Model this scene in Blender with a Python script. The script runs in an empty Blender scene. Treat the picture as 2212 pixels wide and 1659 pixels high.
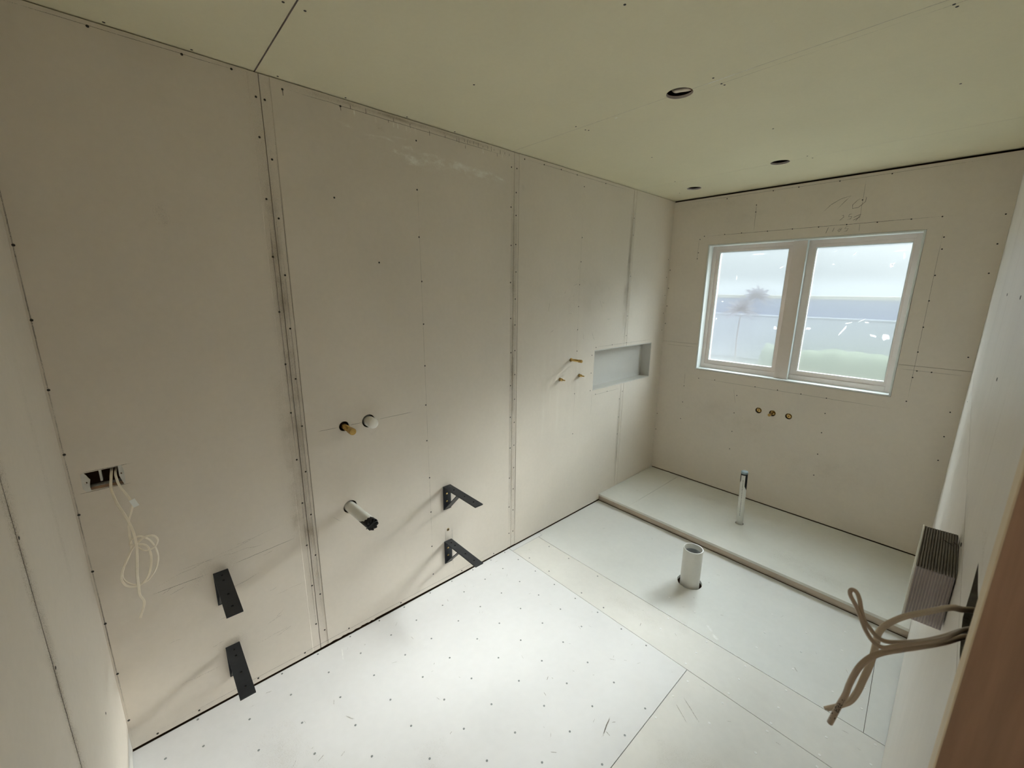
import bpy, bmesh, math, random
from mathutils import Vector, Matrix, noise
from mathutils.geometry import delaunay_2d_cdt

random.seed(7)
S = bpy.context.scene
COL = S.collection

# ------------------------------------------------------------------ camera
# room: left wall x=0, right wall x=1.865, front wall y=0.4726, window wall y=4.147, floor z=0, ceiling z=2.4
W, L, F0, H, HS, YC = 1.865, 4.147, 0.4705, 2.40, 0.054, 3.318
cam_d = bpy.data.cameras.new('camera')
cam = bpy.data.objects.new('camera', cam_d)
COL.objects.link(cam)
r = Vector((0.6735003147862597, 0.7391238183162065, 0.009659564197232351))
u = Vector((-0.16913040527627946, 0.14136659349661454, 0.9754026821032659))
f = Vector((-0.7195778151068102, 0.6585677394473816, -0.22021875616140227))
M4 = Matrix((r, u, -f)).transposed().to_4x4()
M4.translation = Vector((1.8129, 0.68576, 1.66974))
cam.matrix_world = M4
cam_d.sensor_width = 36.0
cam_d.lens = 896.65 / 2212 * 36
cam_d.clip_start = 0.01
cam_d.clip_end = 200
cam_d.dof.use_dof = True
cam_d.dof.focus_distance = 1.9
cam_d.dof.aperture_fstop = 9.0
S.camera = cam

# ------------------------------------------------------------------ world, sun, exposure
S.view_settings.view_transform = 'Standard'
S.view_settings.look = 'None'
S.view_settings.gamma = 1.0
S.view_settings.use_curve_mapping = False
S.view_settings.exposure = 0.88
S.cycles.use_denoising = True
S.cycles.max_bounces = 14
S.cycles.diffuse_bounces = 10
S.cycles.glossy_bounces = 4
S.cycles.transmission_bounces = 8
S.cycles.transparent_max_bounces = 12
S.cycles.sample_clamp_indirect = 6.0
S.cycles.caustics_reflective = False

SKY_LOW, SKY_HIGH, SUN_E, SUN_ANGLE = 0.27, 8.2, 10.2, 18.0
w = bpy.data.worlds.new('overcast_sky')
S.world = w
w.use_nodes = True
nt = w.node_tree
nt.nodes.clear()
tc = nt.nodes.new('ShaderNodeTexCoord')
sp = nt.nodes.new('ShaderNodeSeparateXYZ')
nt.links.new(tc.outputs['Generated'], sp.inputs[0])
mr = nt.nodes.new('ShaderNodeMapRange')
mr.inputs['From Min'].default_value = 0.10
mr.inputs['From Max'].default_value = 0.45
mr.inputs['To Min'].default_value = SKY_LOW
mr.inputs['To Max'].default_value = SKY_HIGH
mr.interpolation_type = 'SMOOTHSTEP'
nt.links.new(sp.outputs['Z'], mr.inputs['Value'])
bg = nt.nodes.new('ShaderNodeBackground')
bg.inputs['Color'].default_value = (0.86, 0.94, 1.0, 1)
# the haze is brightest on the sun's side (+y) and dull behind the house
my = nt.nodes.new('ShaderNodeMapRange')
my.inputs['From Min'].default_value = -0.1
my.inputs['From Max'].default_value = 0.6
my.inputs['To Min'].default_value = 0.10
my.inputs['To Max'].default_value = 1.0
my.interpolation_type = 'SMOOTHSTEP'
nt.links.new(sp.outputs['Y'], my.inputs['Value'])
mm = nt.nodes.new('ShaderNodeMath'); mm.operation = 'MULTIPLY_ADD'
mr.inputs['To Min'].default_value = 0.0
mm.inputs[2].default_value = SKY_LOW
nt.links.new(mr.outputs[0], mm.inputs[0]); nt.links.new(my.outputs[0], mm.inputs[1])
# a brighter break in the cloud just over the horizon
mh = nt.nodes.new('ShaderNodeMapRange')
mh.inputs['From Min'].default_value = 0.004
mh.inputs['From Max'].default_value = 0.040
mh.inputs['To Min'].default_value = 0.35
mh.inputs['To Max'].default_value = 0.0
mh.interpolation_type = 'SMOOTHSTEP'
nt.links.new(sp.outputs['Z'], mh.inputs['Value'])
ma = nt.nodes.new('ShaderNodeMath'); ma.operation = 'ADD'
nt.links.new(mm.outputs[0], ma.inputs[0]); nt.links.new(mh.outputs[0], ma.inputs[1])
nt.links.new(ma.outputs[0], bg.inputs['Strength'])
ow = nt.nodes.new('ShaderNodeOutputWorld')
nt.links.new(bg.outputs[0], ow.inputs['Surface'])

sun_d = bpy.data.lights.new('hazy_sun', 'SUN')
sun_d.energy = SUN_E
sun_d.angle = math.radians(SUN_ANGLE)
sun_d.color = (1.0, 0.98, 0.95)
sun = bpy.data.objects.new('hazy_sun', sun_d)
COL.objects.link(sun)
sun.rotation_euler = Vector((-0.17, -1.0, -0.56)).to_track_quat('-Z', 'Y').to_euler()
sun.location = (3, 12, 8)

pl = bpy.data.lights.new('window_portal', 'AREA')   # sampling guide only: gives no light of its own
pl.shape = 'RECTANGLE'
pl.size, pl.size_y = 1.22, 0.98
pl.cycles.is_portal = True
po = bpy.data.objects.new('window_portal', pl)
COL.objects.link(po)
po.location = (0.93, 4.33, 1.54)
po.rotation_euler = (math.radians(-90), 0, 0)

hl = bpy.data.lights.new('hall_fill_light', 'AREA')     # unseen fill light added in the hallway to brighten the near room
hl.shape = 'DISK'
hl.size = 0.6
hl.energy = 3.0
hl.color = (1.0, 0.96, 0.90)
ho = bpy.data.objects.new('hall_fill_light', hl)
COL.objects.link(ho)
ho.location = (W + .68, .75, 2.42)

# ------------------------------------------------------------------ materials
def mat(name, col, rough=0.6, metal=0.0, spec=0.5, noise_amt=0.0, nscale=3.0, nscale2=60.0, bump=0.0, col2=None, coat=0.0, stretch=None):
    m = bpy.data.materials.new(name)
    m.use_nodes = True
    n, l = m.node_tree.nodes, m.node_tree.links
    b = n['Principled BSDF']
    b.inputs['Roughness'].default_value = rough
    b.inputs['Metallic'].default_value = metal
    b.inputs['Specular IOR Level'].default_value = spec
    b.inputs['Coat Weight'].default_value = coat
    b.inputs['Base Color'].default_value = (*col, 1)
    if noise_amt or col2:
        t = n.new('ShaderNodeTexCoord')
        src = t.outputs['Object']
        if stretch:
            mp = n.new('ShaderNodeMapping')
            mp.inputs['Scale'].default_value = stretch
            l.new(src, mp.inputs[0])
            src = mp.outputs[0]
        a = n.new('ShaderNodeTexNoise')
        a.inputs['Scale'].default_value = nscale
        a.inputs['Detail'].default_value = 6
        a.inputs['Roughness'].default_value = 0.6
        l.new(src, a.inputs['Vector'])
        a2 = n.new('ShaderNodeTexNoise')
        a2.inputs['Scale'].default_value = nscale2
        a2.inputs['Detail'].default_value = 4
        l.new(src, a2.inputs['Vector'])
        ad = n.new('ShaderNodeMath'); ad.operation = 'MULTIPLY_ADD'
        ad.inputs[1].default_value = 0.30
        l.new(a2.outputs['Fac'], ad.inputs[0]); l.new(a.outputs['Fac'], ad.inputs[2])
        mrr = n.new('ShaderNodeMapRange')
        mrr.inputs['From Min'].default_value = 0.42
        mrr.inputs['From Max'].default_value = 0.88
        l.new(ad.outputs[0], mrr.inputs['Value'])
        mx = n.new('ShaderNodeMix'); mx.data_type = 'RGBA'
        c2 = col2 or tuple(c * (1 - noise_amt) for c in col)
        c1 = col if col2 else tuple(min(1, c * (1 + noise_amt * .6)) for c in col)
        mx.inputs['A'].default_value = (*c2, 1)
        mx.inputs['B'].default_value = (*c1, 1)
        l.new(mrr.outputs[0], mx.inputs['Factor'])
        l.new(mx.outputs['Result'], b.inputs['Base Color'])
        if bump:
            bp = n.new('ShaderNodeBump')
            bp.inputs['Strength'].default_value = bump
            bp.inputs['Distance'].default_value = 0.002
            l.new(a2.outputs['Fac'], bp.inputs['Height'])
            l.new(bp.outputs[0], b.inputs['Normal'])
    return m

def mark_mat(name, col, dens=0.7, nscale=12.0, lo=0.35, hi=0.6, rough=0.8, stretch=None, grain=900.0):
    """a worn mark made of fine opaque grains: dens = how much of the surface they cover"""
    m = bpy.data.materials.new(name)
    m.use_nodes = True
    n, l = m.node_tree.nodes, m.node_tree.links
    b = n['Principled BSDF']
    b.inputs['Base Color'].default_value = (*col, 1)
    b.inputs['Roughness'].default_value = rough
    b.inputs['Specular IOR Level'].default_value = 0.2
    t = n.new('ShaderNodeTexCoord')
    src = t.outputs['Object']
    if stretch:
        mp = n.new('ShaderNodeMapping'); mp.inputs['Scale'].default_value = stretch
        l.new(src, mp.inputs[0]); src = mp.outputs[0]
    a = n.new('ShaderNodeTexNoise'); a.inputs['Scale'].default_value = nscale; a.inputs['Detail'].default_value = 6
    a.inputs['Roughness'].default_value = 0.6
    l.new(src, a.inputs['Vector'])
    mrr = n.new('ShaderNodeMapRange')
    mrr.inputs['From Min'].default_value = lo; mrr.inputs['From Max'].default_value = hi
    mrr.inputs['To Max'].default_value = dens
    l.new(a.outputs['Fac'], mrr.inputs['Value'])
    uv = n.new('ShaderNodeSeparateXYZ'); l.new(t.outputs['UV'], uv.inputs[0])
    s1 = n.new('ShaderNodeMath'); s1.operation = 'PINGPONG'; s1.inputs[1].default_value = 0.5
    l.new(uv.outputs['X'], s1.inputs[0])
    s2 = n.new('ShaderNodeMapRange'); s2.inputs['From Max'].default_value = 0.45
    s2.interpolation_type = 'SMOOTHSTEP'
    l.new(s1.outputs[0], s2.inputs['Value'])
    e1 = n.new('ShaderNodeMath'); e1.operation = 'PINGPONG'; e1.inputs[1].default_value = 0.5
    l.new(uv.outputs['Y'], e1.inputs[0])
    e2 = n.new('ShaderNodeMapRange'); e2.inputs['From Max'].default_value = 0.2
    l.new(e1.outputs[0], e2.inputs['Value'])
    mu = n.new('ShaderNodeMath'); mu.operation = 'MULTIPLY'
    l.new(mrr.outputs[0], mu.inputs[0]); l.new(s2.outputs[0], mu.inputs[1])
    mu2 = n.new('ShaderNodeMath'); mu2.operation = 'MULTIPLY'
    l.new(mu.outputs[0], mu2.inputs[0]); l.new(e2.outputs[0], mu2.inputs[1])
    g = n.new('ShaderNodeTexNoise'); g.inputs['Scale'].default_value = grain; g.inputs['Detail'].default_value = 1
    l.new(t.outputs['Object'], g.inputs['Vector'])
    gm = n.new('ShaderNodeMapRange'); gm.inputs['From Min'].default_value = 0.30; gm.inputs['From Max'].default_value = 0.70
    l.new(g.outputs['Fac'], gm.inputs['Value'])
    lt = n.new('ShaderNodeMath'); lt.operation = 'LESS_THAN'
    l.new(gm.outputs[0], lt.inputs[0]); l.new(mu2.outputs[0], lt.inputs[1])
    l.new(lt.outputs[0], b.inputs['Alpha'])
    return m

BOARD = mat('fibre_cement_board', (0.725, 0.665, 0.59), 0.55, spec=0.5, noise_amt=0.07, nscale=1.6, nscale2=45, bump=0.06)
BOARD_R = mat('fibre_cement_board_sealed', (0.76, 0.725, 0.68), 0.42, spec=0.6, noise_amt=0.08, nscale=1.5, nscale2=30, bump=0.03, stretch=(1, 1, .25))
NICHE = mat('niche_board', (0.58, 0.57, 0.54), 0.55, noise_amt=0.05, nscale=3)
FLOOR_A = mat('floor_board_pale', (0.770, 0.772, 0.788), 0.5, noise_amt=0.05, nscale=2.2, nscale2=35, bump=0.05)
FLOOR_B = mat('floor_board_buff', (0.765, 0.752, 0.725), 0.5, noise_amt=0.07, nscale=3.0, nscale2=35, bump=0.05)
FLOOR_C = mat('floor_board_grey', (0.76, 0.765, 0.75), 0.5, noise_amt=0.06, nscale=2.4, nscale2=35, bump=0.05)
PLAT = mat('shower_base_board', (0.78, 0.785, 0.745), 0.5, noise_amt=0.06, nscale=2.5, nscale2=35, bump=0.05)
FASCIA = mat('curb_board', (0.54, 0.46, 0.38), 0.6, noise_amt=0.10, nscale=5)
GREEN = mat('green_plasterboard', (0.765, 0.725, 0.545), 0.7, spec=0.3, noise_amt=0.05, nscale=1.5, nscale2=60, bump=0.03)
GYP = mat('gypsum_core', (0.62, 0.56, 0.54), 0.8, noise_amt=0.15, nscale=60)
TIMBER_DK = mat('framing_timber', (0.16, 0.085, 0.045), 0.8, noise_amt=0.2, nscale=10, stretch=(1, 1, 8))
JAMB = mat('jamb_timber', (0.36, 0.23, 0.15), 0.55, noise_amt=0.22, nscale=9, nscale2=50, stretch=(6, 6, .35))
JAMB_LIT_EDGE = mat('jamb_edge_lit', (0.74, 0.62, 0.45), 0.5, noise_amt=0.08, nscale=8, stretch=(5, 5, .5))  # same timber, paler: window light on the edge is put into the colour
SCREW = mat('screw_steel_dark', (0.035, 0.033, 0.03), 0.5, metal=0.4)
NAIL = mat('nail_grey', (0.27, 0.29, 0.30), 0.5, metal=0.3)
FILL = mat('nail_zinc_bright', (0.95, 0.95, 0.95), 0.35)
BLACKSTEEL = mat('black_powdercoat', (0.018, 0.020, 0.024), 0.45, spec=0.34, noise_amt=0.3, nscale=18, nscale2=90, bump=0.05)
BRASS = mat('brass', (0.50, 0.33, 0.11), 0.30, metal=1.0, noise_amt=0.2, nscale=60)
BRASS_BR = mat('bright_brass', (0.62, 0.43, 0.17), 0.25, metal=1.0, noise_amt=0.1, nscale=80)
PVC = mat('white_pvc', (0.74, 0.74, 0.70), 0.35, spec=0.5, noise_amt=0.04, nscale=12)
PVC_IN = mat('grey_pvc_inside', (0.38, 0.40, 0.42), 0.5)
CAPW = mat('white_cap_plastic', (0.90, 0.89, 0.86), 0.45, noise_amt=0.05, nscale=40)
TAPE = mat('black_tape', (0.012, 0.013, 0.015), 0.35, spec=0.6)
BLUECAP = mat('blue_grey_cap', (0.30, 0.38, 0.42), 0.4)
CABLE = mat('cream_cable', (0.62, 0.54, 0.44), 0.45, noise_amt=0.08, nscale=25)
CABLE_L = mat('pale_cable', (0.90, 0.83, 0.71), 0.5, noise_amt=0.08, nscale=25)
CABLE_D = mat('taupe_cable', (0.46, 0.38, 0.30), 0.45, noise_amt=0.10, nscale=25)
CUT = mat('cut_copper_end', (0.10, 0.06, 0.04), 0.5)
TAG = mat('white_tag', (0.85, 0.87, 0.86), 0.5)
BOXPL = mat('pale_box_plastic', (0.62, 0.61, 0.58), 0.45, noise_amt=0.08, nscale=40)
FLUTE = mat('grey_lilac_corrugated', (0.66, 0.625, 0.65), 0.5, noise_amt=0.06, nscale=20)
FLUTE_RIDGE = mat('pale_corrugated_ridge', (0.88, 0.84, 0.82), 0.5)  # ridges coloured paler to paint in the relief of the ribs
FLUTE_DK = mat('olive_grey_corrugated', (0.66, 0.61, 0.55), 0.55, noise_amt=0.08, nscale=20)
ALU = mat('taupe_window_aluminium', (0.74, 0.67, 0.63), 0.45, spec=0.4, noise_amt=0.03, nscale=20)
ALU_PALE = mat('pale_window_bead', (0.55, 0.60, 0.60), 0.4)
GASKET = mat('dark_gasket', (0.06, 0.07, 0.07), 0.6)
LINER = mat('white_reveal_board', (0.74, 0.78, 0.78), 0.5, noise_amt=0.03, nscale=20)
INK = mat('marker_ink', (0.01, 0.01, 0.012), 0.5)
PIPEINK = mat('grey_print', (0.30, 0.30, 0.31), 0.6)
PENCIL = mark_mat('pencil', (0.10, 0.09, 0.08), 1.0, 14, 0.10, 0.48)
PENCIL_F = mark_mat('faint_pencil', (0.16, 0.14, 0.12), 0.75, 9, 0.18, 0.62)
GRIME = mark_mat('joint_grime', (0.22, 0.17, 0.10), 0.62, 7, 0.25, 0.80)
SMUDGE = mark_mat('smudge', (0.28, 0.24, 0.18), 0.34, 9, 0.40, 0.80)
DUST = mark_mat('plaster_dust', (0.92, 0.91, 0.87), 0.9, 22, 0.36, 0.72, stretch=(1, .7, 1.5))
CHIP = mark_mat('white_scuff', (0.95, 0.96, 0.96), 1.0, 40, 0.35, 0.6)
DARK_EDGE = mat('dark_dusty_board_edge', (0.13, 0.12, 0.10), 0.9, noise_amt=0.5, nscale=80)  # dusty cut edge, coloured dark to paint in the switch hole's shade
HOLE_SHADE = mat('hole_shade', (0.05, 0.04, 0.03), 0.9)

def glass_mat():
    m = bpy.data.materials.new('obscure_glass')
    m.use_nodes = True
    n, l = m.node_tree.nodes, m.node_tree.links
    n.clear()
    o = n.new('ShaderNodeOutputMaterial')
    tr = n.new('ShaderNodeBsdfTransparent'); tr.inputs['Color'].default_value = (0.95, 0.98, 0.97, 1)
    g = n.new('ShaderNodeBsdfGlass'); g.inputs['IOR'].default_value = 1.25; g.inputs['Roughness'].default_value = 0.52
    g.inputs['Color'].default_value = (0.96, 0.99, 0.98, 1)
    mx = n.new('ShaderNodeMixShader'); mx.inputs['Fac'].default_value = 0.38
    l.new(tr.outputs[0], mx.inputs[1]); l.new(g.outputs[0], mx.inputs[2])
    l.new(mx.outputs[0], o.inputs['Surface'])
    return m
GLASS = glass_mat()

# ------------------------------------------------------------------ mesh helpers
def link(name, bm, mats, parent=None, smooth=False, loc=None):
    me = bpy.data.meshes.new(name)
    bm.normal_update()
    bm.to_mesh(me)
    bm.free()
    if not isinstance(mats, (list, tuple)):
        mats = [mats]
    for m in mats:
        me.materials.append(m)
    if smooth:
        for p in me.polygons:
            p.use_smooth = True
    o = bpy.data.objects.new(name, me)
    COL.objects.link(o)
    if parent:
        o.parent = parent
    if loc:
        o.location = loc
    return o

def empty(name, loc=(0, 0, 0)):
    o = bpy.data.objects.new(name, None)
    o.empty_display_size = 0.05
    COL.objects.link(o)
    o.location = loc
    return o

def tag(o, label, cat, group=None):
    o['label'] = label
    o['category'] = cat
    if group:
        o['group'] = group
    return o

def struct(o):
    o['kind'] = 'structure'
    return o

def box(bm, a, b, mi=0, bev=0.0):
    x0, y0, z0 = (min(a[i], b[i]) for i in range(3))
    x1, y1, z1 = (max(a[i], b[i]) for i in range(3))
    v = [bm.verts.new(c) for c in ((x0, y0, z0), (x1, y0, z0), (x1, y1, z0), (x0, y1, z0), (x0, y0, z1), (x1, y0, z1), (x1, y1, z1), (x0, y1, z1))]
    fs = [bm.faces.new([v[i] for i in q]) for q in ((0, 3, 2, 1), (4, 5, 6, 7), (0, 1, 5, 4), (1, 2, 6, 5), (2, 3, 7, 6), (3, 0, 4, 7))]
    for q in fs:
        q.material_index = mi
    if bev:
        es = list({e for q in fs for e in q.edges})
        bmesh.ops.bevel(bm, geom=es, offset=bev, segments=2, affect='EDGES', profile=0.5)
    return fs

def quad(bm, pts, mi=0):
    q = bm.faces.new([bm.verts.new(p) for p in pts])
    q.material_index = mi
    return q

def circle(cx, cy, rad, n=28, jag=0.0):
    return [(cx + (rad + random.uniform(-jag, jag)) * math.cos(2 * math.pi * i / n), cy + (rad + random.uniform(-jag, jag)) * math.sin(2 * math.pi * i / n)) for i in range(n)]

def rect(x0, y0, x1, y1):
    return [(x0, y0), (x1, y0), (x1, y1), (x0, y1)]

def inside(p, poly):
    c = False
    n = len(poly)
    for i in range(n):
        a, b = poly[i], poly[(i + 1) % n]
        if (a[1] > p[1]) != (b[1] > p[1]) and p[0] < (b[0] - a[0]) * (p[1] - a[1]) / (b[1] - a[1]) + a[0]:
            c = not c
    return c

# maps of (u, v, depth): depth > 0 points into the room
MAPS = {
    'left': lambda a, b, d: (d, a, b),
    'back': lambda a, b, d: (a, L - d, b),
    'right': lambda a, b, d: (W - d, a, b),
    'front': lambda a, b, d: (a, F0 + d, b),
    'floor': lambda a, b, d: (a, b, d),
    'plat': lambda a, b, d: (a, b, HS + d),
    'ceil': lambda a, b, d: (a, b, H - d),
}

def panel(bm, mp, outline, holes=(), th=0.009, d0=0.0, lines=(), disp=None, mi=0, mi_side=None):
    """a flat sheet with real cut-outs; lines are extra edges for a stepped recess"""
    vs, es = [], []
    def ring(p):
        s = len(vs)
        vs.extend(Vector(q) for q in p)
        es.extend((s + i, s + (i + 1) % len(p)) for i in range(len(p)))
    ring(outline)
    hs = [h for h in holes if any(inside(q, outline) for q in h)]
    for h in hs:
        ring(h)
    for a, b in lines:
        s = len(vs); vs.extend((Vector(a), Vector(b))); es.append((s, s + 1))
    V, E_, T, *_ = delaunay_2d_cdt(vs, es, [], 0, 1e-6)
    m = MAPS[mp]
    fr, bk, keep = {}, {}, []
    for t in T:
        c = (sum(V[i][0] for i in t) / len(t), sum(V[i][1] for i in t) / len(t))
        if inside(c, outline) and not any(inside(c, h) for h in hs):
            keep.append(t)
    used = {i for t in keep for i in t}
    for i in used:
        a, b = V[i]
        d = d0 + (disp(a, b) if disp else 0.0)
        fr[i] = bm.verts.new(m(a, b, d))
        bk[i] = bm.verts.new(m(a, b, d0 - th))
    cnt = {}
    for t in keep:
        q = bm.faces.new([fr[i] for i in t]); q.material_index = mi
        q2 = bm.faces.new([bk[i] for i in reversed(t)]); q2.material_index = mi
        for i in range(len(t)):
            k = (t[i], t[(i + 1) % len(t)])
            cnt[k] = cnt.get(k, 0) + 1
    for (a, b) in cnt:
        if (b, a) not in cnt:
            q = bm.faces.new([fr[b], fr[a], bk[a], bk[b]])
            q.material_index = mi if mi_side is None else mi_side

def fixn(bm):
    bmesh.ops.recalc_face_normals(bm, faces=bm.faces[:])

def strokes(name, mp, lines, m, parent, d=0.0007):
    """ribbons lying on a surface; lines = [(points, width)]"""
    bm = bmesh.new()
    uvl = bm.loops.layers.uv.new('UVMap')
    k = 0
    for pts, wd in lines:
        k += 1
        P = [Vector(p) for p in pts]
        out = []
        for i, p in enumerate(P):
            a = P[max(i - 1, 0)]; b = P[min(i + 1, len(P) - 1)]
            t = (b - a)
            if t.length < 1e-9:
                t = Vector((1, 0))
            t.normalize()
            nn = Vector((-t.y, t.x)) * wd * .5
            dd = d * 0.15 + 0.00003 + (k % 9) * 0.000008
            out.append((bm.verts.new(MAPS[mp](p.x + nn.x, p.y + nn.y, dd)), bm.verts.new(MAPS[mp](p.x - nn.x, p.y - nn.y, dd))))
        nn_ = len(out) - 1
        for i in range(nn_):
            q = bm.faces.new([out[i][0], out[i + 1][0], out[i + 1][1], out[i][1]])
            for lp, uu in zip(q.loops, ((0, i / nn_), (0, (i + 1) / nn_), (1, (i + 1) / nn_), (1, i / nn_))):
                lp[uvl].uv = uu
    o = link(name, bm, m, parent)
    o['kind'] = 'stuff'
    return o

def wob(a, b, n=8, amp=0.0008):
    return [(a[0] + (b[0] - a[0]) * i / n + random.uniform(-amp, amp), a[1] + (b[1] - a[1]) * i / n + random.uniform(-amp, amp)) for i in range(n + 1)]

def catmull(P, n=6):
    P = [Vector(p) for p in P]
    out = []
    for i in range(len(P) - 1):
        p0 = P[max(i - 1, 0)]; p1 = P[i]; p2 = P[i + 1]; p3 = P[min(i + 2, len(P) - 1)]
        for k in range(n):
            t = k / n
            out.append(0.5 * ((2 * p1) + (-p0 + p2) * t + (2 * p0 - 5 * p1 + 4 * p2 - p3) * t * t + (-p0 + 3 * p1 - 3 * p2 + p3) * t ** 3))
    out.append(P[-1])
    return out

def sweep(bm, pts, prof, mi=0, up0=Vector((0, 0, 1)), closed_ends=True, mi_end=None, radf=None):
    """sweep a closed 2-D profile along points with a rotation-minimising frame; returns frames"""
    T = []
    for i in range(len(pts)):
        t = pts[min(i + 1, len(pts) - 1)] - pts[max(i - 1, 0)]
        T.append(t.normalized())
    nrm = (up0 - T[0] * up0.dot(T[0])).normalized()
    rings, frames = [], []
    for i, p in enumerate(pts):
        if i:
            ax = T[i - 1].cross(T[i])
            if ax.length > 1e-8:
                ang = T[i - 1].angle(T[i])
                nrm = Matrix.Rotation(ang, 3, ax.normalized()) @ nrm
            nrm = (nrm - T[i] * nrm.dot(T[i])).normalized()
        bn = T[i].cross(nrm)
        k = radf(i / (len(pts) - 1)) if radf else 1.0
        rings.append([bm.verts.new(p + nrm * a * k + bn * b * k) for a, b in prof])
        frames.append((p, T[i], nrm.copy(), bn))
    n = len(prof)
    for i in range(len(rings) - 1):
        for j in range(n):
            q = bm.faces.new([rings[i][j], rings[i][(j + 1) % n], rings[i + 1][(j + 1) % n], rings[i + 1][j]])
            q.material_index = mi
    if closed_ends:
        for ring_ in (list(reversed(rings[0])), rings[-1]):
            q = bm.faces.new(ring_)
            q.material_index = mi if mi_end is None else mi_end
    return frames

def round_prof(r_, n=12):
    return [(r_ * math.cos(2 * math.pi * i / n), r_ * math.sin(2 * math.pi * i / n)) for i in range(n)]

def flat_prof(rr, sep, n=7):
    """two-core flat cable: a figure-eight-ish oval with a groove along the middle"""
    P = []
    for i in range(n):
        a = -math.pi / 2 + math.pi * (i) / (n - 1)
        P.append((sep + rr * math.cos(a), rr * math.sin(a)))
    P.append((0, rr * .62))
    for i in range(n):
        a = math.pi / 2 + math.pi * (i) / (n - 1)
        P.append((-sep + rr * math.cos(a), rr * math.sin(a)))
    P.append((0, -rr * .62))
    return P

def lathe(bm, prof, origin, axis, n=28, mi=0, jag=None, cap=True):
    """revolve (radius, distance) pairs about an axis"""
    ax = Vector(axis).normalized()
    a = ax.orthogonal().normalized(); b = ax.cross(a)
    o = Vector(origin)
    rings = []
    for k, (rd, h) in enumerate(prof):
        rings.append([bm.verts.new(o + ax * (h + (jag(k, i) if jag else 0)) + (a * math.cos(2 * math.pi * i / n) + b * math.sin(2 * math.pi * i / n)) * rd) for i in range(n)])
    for k in range(len(rings) - 1):
        for i in range(n):
            q = bm.faces.new([rings[k][i], rings[k][(i + 1) % n], rings[k + 1][(i + 1) % n], rings[k + 1][i]])
            q.material_index = mi
    if cap:
        bm.faces.new(list(reversed(rings[0]))).material_index = mi
        bm.faces.new(rings[-1]).material_index = mi
    return rings

# ------------------------------------------------------------------ the room
CAV = 0.092                     # depth of the dark framing cavity behind the sheets

# holes through the left wall (u = y, v = z)
SOCK = [(0.510, 1.029), (0.594, 1.026), (0.594, 1.092), (0.508, 1.090)]
NICHE_R = rect(3.158, 0.946, 3.962, 1.248)
left_holes = [SOCK, NICHE_R, circle(1.328, 1.068, 0.0225), circle(1.442, 1.069, 0.031), circle(1.326, 0.673, 0.0315),
              circle(2.892, 1.207, 0.013), circle(2.785, 1.083, 0.013), circle(2.991, 1.084, 0.013)]

def step_recess(joints, wd=0.033, dep=0.0016):
    def fn(a, b):
        for j in joints:
            if abs(a - j) < wd + 1e-6:
                return -dep
        return 0.0
    return fn

J = [1.1355, 2.3485, 3.5395]
bm = bmesh.new()
edges = [F0 - 0.012, J[0], J[1], J[2], L + 0.012]
dispf = step_recess(J, 0.0335)
for i in range(4):
    a0 = edges[i] + (0.0012 if i else 0)
    a1 = edges[i + 1] - (0.0012 if i < 3 else 0)
    z0 = 0.007 if i < 3 else 0.007
    ln = []
    for j in (edges[i], edges[i + 1]):
        if j in J:
            for s_ in ((0.0335, 0.0352) if j == edges[i] else (-0.0335, -0.0352)):
                ln.append(((j + s_, z0), (j + s_, H - 0.0035)))
    out = rect(a0, z0, a1, H - 0.0035)
    if i == 1:      # crumbled foot of the second sheet, just past the joint
        out = [(a0, z0)] + [(1.18 + .012 * k, z0 + random.uniform(0.0, 0.005)) for k in range(20)] + [(a1, z0), (a1, H - 0.0035), (a0, H - 0.0035)]
    panel(bm, 'left', out, left_holes, 0.009, 0.0, ln, dispf)
box(bm, (-CAV - .012, F0 - .35, -0.12), (-CAV, L + .25, H + .25), 1)
fixn(bm)
wall_left = struct(link('wall_left', bm, [BOARD, TIMBER_DK]))

# window wall
WX0, WX1, WZ0, WZ1 = 0.324, 1.541, 1.050, 2.024
bm = bmesh.new()
wo = rect(WX0 - .0115, WZ0 - .0115, WX1 + .0115, WZ1 + .0115)
taps = [circle(0.830, 0.790, 0.0225), circle(0.925, 0.789, 0.0225), circle(1.030, 0.789, 0.0225)]
low = [(-.001, HS + .007), (W + .001, HS + .007), (W + .001, 1.2465), (WX1 + .0115, 1.2465), (WX1 + .0115, WZ0 - .0115), (WX0 - .0115, WZ0 - .0115), (WX0 - .0115, 1.2465), (-.001, 1.2465)]
upp = [(-.001, 1.2485), (WX0 - .0115, 1.2485), (WX0 - .0115, WZ1 + .0115), (WX1 + .0115, WZ1 + .0115), (WX1 + .0115, 1.2485), (W + .001, 1.2485), (W + .001, H - .013), (-.001, H - .013)]
panel(bm, 'back', low, taps, 0.009)
panel(bm, 'back', upp, [], 0.009)
panel(bm, 'back', rect(-.30, -.12, W + .12, H + .25), [rect(WX0, WZ0, WX1, WZ1)], 0.05, -CAV, mi=1)
fixn(bm)
wall_back = struct(link('wall_back', bm, [BOARD, TIMBER_DK]))

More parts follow.
